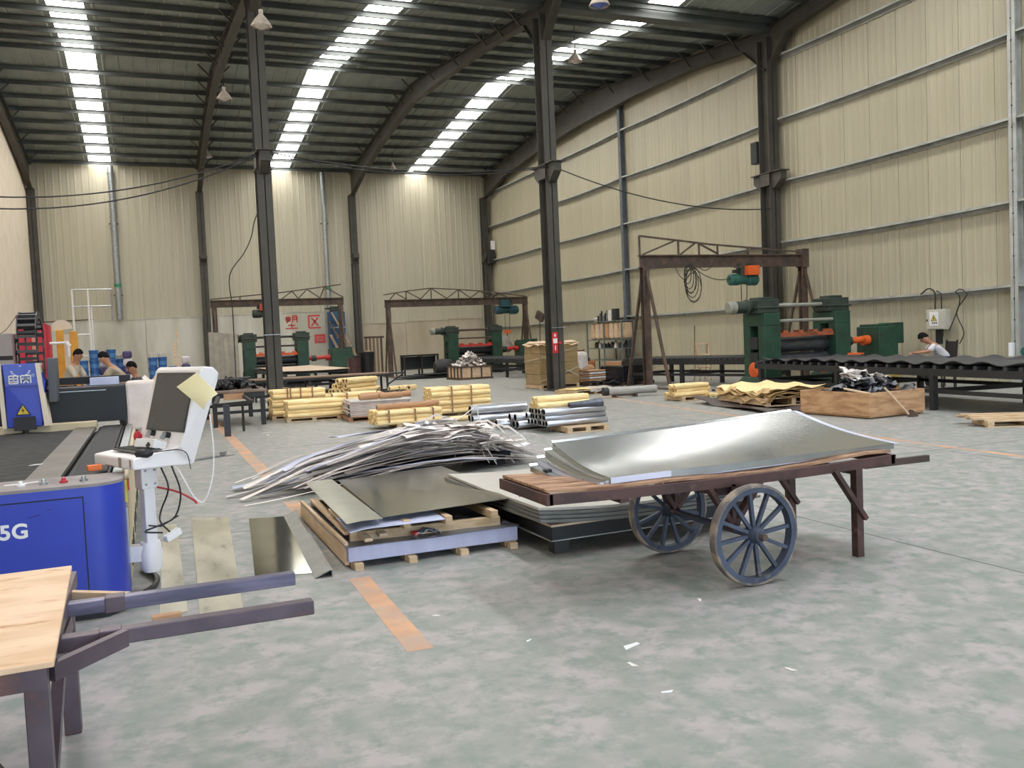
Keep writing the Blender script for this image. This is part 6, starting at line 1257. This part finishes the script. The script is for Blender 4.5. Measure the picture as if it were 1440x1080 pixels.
t = thing('wall_speaker', 'dark box mounted on corner column high above far mill', 'box', (-.05, -.75, 6.0)); obj('body', MB().b2((-.2, -.22, 0), (.2, .1, .8)), m_blackframe, t, bevel=.02); obj('paper', MB().b2((-.05, -.24, .8), (.2, -.2, 1.3)), m_white, t)
t = thing('junction_box', 'dark junction box beside right wall column at bracket height', 'box', (-.28, -25.6, 6.9)); obj('body', MB().b2((-.08, -.15, 0), (.16, .15, .7)), m_blackframe, t, bevel=.01)
# ------------------------------------------------------------------ people
m_skin = M('skin', (176, 128, 100), (160, 112, 86), rough=.55); m_hair = M('black_hair', (20, 18, 18), rough=.9, spec=.2)
def skin_mesh(name, mat, parent, chains, sub=2):
    """chains: list of [(x,y,z,r), ...]; first point of later chains joins the nearest earlier vertex"""
    V = []; E = []; Rr = []
    for ch in chains:
        prev = None
        for i, (x, y, z, r) in enumerate(ch):
            p = Vector((x, y, z)); hit = None
            if i == 0:
                for k, w in enumerate(V):
                    if (w - p).length < 1e-4: hit = k
            if hit is None: V.append(p); Rr.append(r); hit = len(V) - 1
            if prev is not None: E.append((prev, hit))
            prev = hit
    me = bpy.data.meshes.new(name); me.from_pydata([tuple(v) for v in V], E, []); me.materials.append(mat)
    o = bpy.data.objects.new(name, me); COL.objects.link(o); o.parent = parent
    sk = o.modifiers.new('skin', 'SKIN'); sk.use_smooth_shade = True; sk.branch_smoothing = .6
    me.skin_vertices.new() if not me.skin_vertices else None
    for k, d in enumerate(me.skin_vertices[0].data): d.radius = (Rr[k], Rr[k]); d.use_root = (k == 0)
    sb = o.modifiers.new('smooth', 'SUBSURF'); sb.levels = sub; sb.render_levels = sub
    return o
def person(label, loc, rz, J, shirt, trousers, group=None):
    """J: joints in local metres; figure faces -y"""
    t = thing('person', label, 'person', loc, rz)
    P = {k: Vector(v) for k, v in J.items()}
    mid = lambda a, b, f=.5: tuple(P[a].lerp(P[b], f))
    c = lambda k, r: (*P[k], r)
    body = [[c('pelvis', .13), (*mid('pelvis', 'chest', .5), .115), c('chest', .135), c('neck', .055), c('head0', .07), c('head1', .1), c('head2', .085)]]
    for s in 'LR':
        body.append([c('chest', .135), c('sh' + s, .06), c('el' + s, .042), c('wr' + s, .028), c('ha' + s, .032)])
        body.append([c('pelvis', .13), c('hip' + s, .09), c('kn' + s, .06), c('an' + s, .04), c('to' + s, .035)])
    b = skin_mesh('body', m_skin, t, body)
    for s in 'LR':                                                   # fingers and thumb
        w = P['wr' + s]; h = P['ha' + s]; d = (h - w).normalized(); sd = d.cross(Vector((0, 0, 1))).normalized(); fm = MB()
        for k in range(4):
            a = h + sd * (.027 - .018 * k) + d * .01; l = (.055, .065, .06, .045)[k]; m1 = a + d * l * .6 + Vector((0, 0, -.008)); fm.path([a, m1, m1 + d * l * .5 + Vector((0, 0, -.025))], .0085, 6)
        a = h + sd * .03 - d * .02; fm.path([a, a + sd * .025 + d * .02, a + sd * .028 + d * .05 + Vector((0, 0, -.01))], .01, 6)
        obj('fingers', fm, m_skin, t, smooth=60)
    tr = [[c('pelvis', .142)]]
    tr = []
    for s in 'LR': tr.append([(*P['pelvis'], .145), (*P['hip' + s], .105), (*P['kn' + s], .078), (*mid('kn' + s, 'an' + s, .95), .06)])
    skin_mesh('trousers', trousers, t, tr)
    sh = [[(*mid('pelvis', 'chest', .05), .145), (*mid('pelvis', 'chest', .5), .155), c('chest', .178), (*mid('chest', 'neck', .7), .1)]]
    for s in 'LR': sh.append([c('chest', .178), c('sh' + s, .08), (*mid('sh' + s, 'el' + s, .95), .062)])
    skin_mesh('shirt', shirt, t, sh)
    for s in 'LR':
        a = P['an' + s]; e = P['to' + s]; obj('shoe', MB().rings(a - (e - a) * .35, e, [(0, .01), (.01, .04), (.1, .05), (.2, .048), (.27, .03), (.275, .005)], 10), m_dark, t, smooth=60)
    # head features and hair
    ctr = (P['head0'] + P['head2']) / 2 + (P['head2'] - P['head0']) * .12; upv = (P['head2'] - P['head0']).normalized(); fwd = (P['nose'] - ctr); fwd = (fwd - upv * fwd.dot(upv)).normalized(); sdv = fwd.cross(upv)
    hm = MB(); g = []
    for i in range(9):
        th = i / 8 * 1.75; row = []
        for j in range(13):
            ph_ = j / 12 * 2 * pi; r_ = .112
            lim = th * (.66 + .52 * (0.5 - .5 * cos(ph_)))
            row.append(ctr + upv * (.02 + r_ * 1.12 * cos(lim)) + (fwd * cos(ph_) * 1.05 + sdv * sin(ph_) * .9) * r_ * .92 * sin(lim))
        g.append(row)
    hm.grid(g, upv * .004); obj('hair', hm, m_hair, t, smooth=60)
    obj('nose', MB().prism([ctr + fwd * .085 + upv * .02, ctr + fwd * .085 - upv * .03 + sdv * .016, ctr + fwd * .085 - upv * .03 - sdv * .016], fwd * .025), m_skin, t, smooth=60)
    for s in (-1, 1):
        obj('eye', MB().rings(ctr + fwd * .082 + sdv * s * .033 + upv * .018, ctr + fwd + sdv * s * .033 + upv * .018, [(0, .012), (.006, .009), (.009, .001)], 8), m_dark, t, smooth=60)
        obj('ear', MB().rings(ctr + sdv * s * .082, ctr + sdv * s, [(0, .028), (.012, .026), (.016, .012), (.014, .001)], 10), m_skin, t, smooth=60)
    obj('mouth', MB().box(ctr + fwd * .088 - upv * .052, (.036, .01, .008), rot=(0, 0, math.atan2(sdv.y, sdv.x))), M('lips', (140, 84, 74), rough=.5) if 'lips' not in bpy.data.materials else bpy.data.materials['lips'], t)
    return t
m_greyshirt = M('grey_tan_shirt', (164, 150, 130), (148, 134, 116), rough=.8, scale=8); m_whiteshirt = M('white_shirt', (206, 202, 204), (190, 186, 190), rough=.8, scale=8)
m_khaki = M('khaki_trousers', (126, 114, 92), (110, 98, 80), rough=.85); m_navy = M('dark_trousers', (46, 48, 58), rough=.85); m_darkshirt = M('dark_grey_shirt', (74, 72, 78), rough=.85); m_cream = M('cream_shirt', (196, 184, 166), (180, 168, 150), rough=.8)
def stand_lean(lean, reach, headtilt=.3, h=1.0):
    """standing figure bent forward (towards -y)"""
    s_, c_ = sin(lean), cos(lean)
    pel = Vector((0, 0, .93)); ch = pel + Vector((0, -s_ * .42, c_ * .42)); nk = ch + Vector((0, -s_ * .14, c_ * .14))
    hl = lean * .75 + headtilt * 0; h0 = nk + Vector((0, -sin(hl) * .07 - .01, cos(hl) * .07)); h1 = h0 + Vector((0, -sin(hl) * .08, cos(hl) * .08)); h2 = h1 + Vector((0, -sin(hl) * .08, cos(hl) * .08))
    J = dict(pelvis=pel, chest=ch, neck=nk, head0=h0, head1=h1, head2=h2, nose=h1 + Vector((0, -.12, -.03)))
    for s, k in ((-1, 'L'), (1, 'R')):
        J['sh' + k] = ch + Vector((s * .19, -s_ * .05, c_ * .06)); J['el' + k] = J['sh' + k] + Vector((s * .03, -.1 - reach * .06, -.26)); J['wr' + k] = J['el' + k] + Vector((-s * .03, -.12 - reach * .1, -.18)); J['ha' + k] = J['wr' + k] + Vector((0, -.05, -.03))
        J['hip' + k] = pel + Vector((s * .1, .02, -.06)); J['kn' + k] = Vector((s * .11, -.03, .5)); J['an' + k] = Vector((s * .12, .02, .08)); J['to' + k] = Vector((s * .13, -.12, .04))
    return J
def seat_lean(lean, seat=.48, armfwd=.3, tz=None):
    s_, c_ = sin(lean), cos(lean)
    pel = Vector((0, 0, seat + .1)); ch = pel + Vector((0, -s_ * .42, c_ * .42)); nk = ch + Vector((0, -s_ * .12, c_ * .12)); hl = lean * 1.1
    h0 = nk + Vector((0, -sin(hl) * .07 - .01, cos(hl) * .07)); h1 = h0 + Vector((0, -sin(hl) * .08, cos(hl) * .08)); h2 = h1 + Vector((0, -sin(hl) * .08, cos(hl) * .08))
    J = dict(pelvis=pel, chest=ch, neck=nk, head0=h0, head1=h1, head2=h2, nose=h1 + Vector((0, -.1, -.07)))
    for s, k in ((-1, 'L'), (1, 'R')):
        J['sh' + k] = ch + Vector((s * .19, -s_ * .05, c_ * .06)); z = (tz if tz else seat + .2) + .045
        J['el' + k] = Vector((s * .26, J['sh' + k].y - .12, max(z + .02, J['sh' + k].z - .25))); J['wr' + k] = Vector((s * .18, J['el' + k].y - .23, z)); J['ha' + k] = J['wr' + k] + Vector((-s * .01, -.06, -.005))
        J['hip' + k] = pel + Vector((s * .1, -.04, -.02)); J['kn' + k] = Vector((s * .14, -.45, seat + .05)); J['an' + k] = Vector((s * .14, -.4, .08)); J['to' + k] = Vector((s * .14, -.54, .04))
    return J
person('person in grey-tan shirt standing bent forward behind the laser bridge', (-19.36, -30.6, 0), R(-100), stand_lean(.64, 1.0), m_greyshirt, m_khaki)
person('person in cream shirt sitting left of white pipe frame behind laser', (-20.62, -28.4, 0), R(70), {k: (v[0], v[1], v[2] + .0) for k, v in stand_lean(.38, .6).items()}, m_cream, m_navy)
person('person with dark hair crouched behind the bending worker', (-19.12, -29.6, 0), R(-80), {k: (v[0], v[1], v[2] * (1.0)) for k, v in seat_lean(.25, .52).items()}, m_darkshirt, m_navy)
person('person in white shirt bent over the long conveyor by right wall', (-2.75, -35.2, 0), R(-130), seat_lean(.72, .56, tz=.83), m_whiteshirt, m_navy)
t = thing('stool', 'small dark stool under the person in white', 'stool', (-2.75, -35.2, .06)); obj('seat', MB().rings((0, 0, .40), (0, 0, 1), [(0, .01), (0, .17), (.03, .17), (.035, .01)], 16), m_blackframe, t, smooth=40)
for k in range(4): obj('leg', MB().tube((.12 * cos(k * pi / 2), .12 * sin(k * pi / 2), .4), (.16 * cos(k * pi / 2), .16 * sin(k * pi / 2), 0), .016, 6), m_blackframe, t)
t = thing('stool', 'small dark stool under the crouched dark-haired person', 'stool', (-19.12, -29.6, 0)); obj('seat', MB().rings((0, 0, .42), (0, 0, 1), [(0, .01), (0, .17), (.03, .17), (.035, .01)], 16), m_blackframe, t, smooth=40)
for k in range(4): obj('leg', MB().tube((.12 * cos(k * pi / 2), .12 * sin(k * pi / 2), .42), (.16 * cos(k * pi / 2), .16 * sin(k * pi / 2), 0), .016, 6), m_blackframe, t)

# lettering drawn with the built-in font becomes real mesh
dg = bpy.context.evaluated_depsgraph_get()
for o in [o for o in SC.objects if o.type == 'FONT']:
    me = bpy.data.meshes.new_from_object(o.evaluated_get(dg)); nm = o.name; p = o.parent; mw = (o.location.copy(), o.rotation_euler.copy())
    bpy.data.objects.remove(o, do_unlink=True); n = bpy.data.objects.new(nm, me); COL.objects.link(n); n.parent = p; n.location, n.rotation_euler = mw
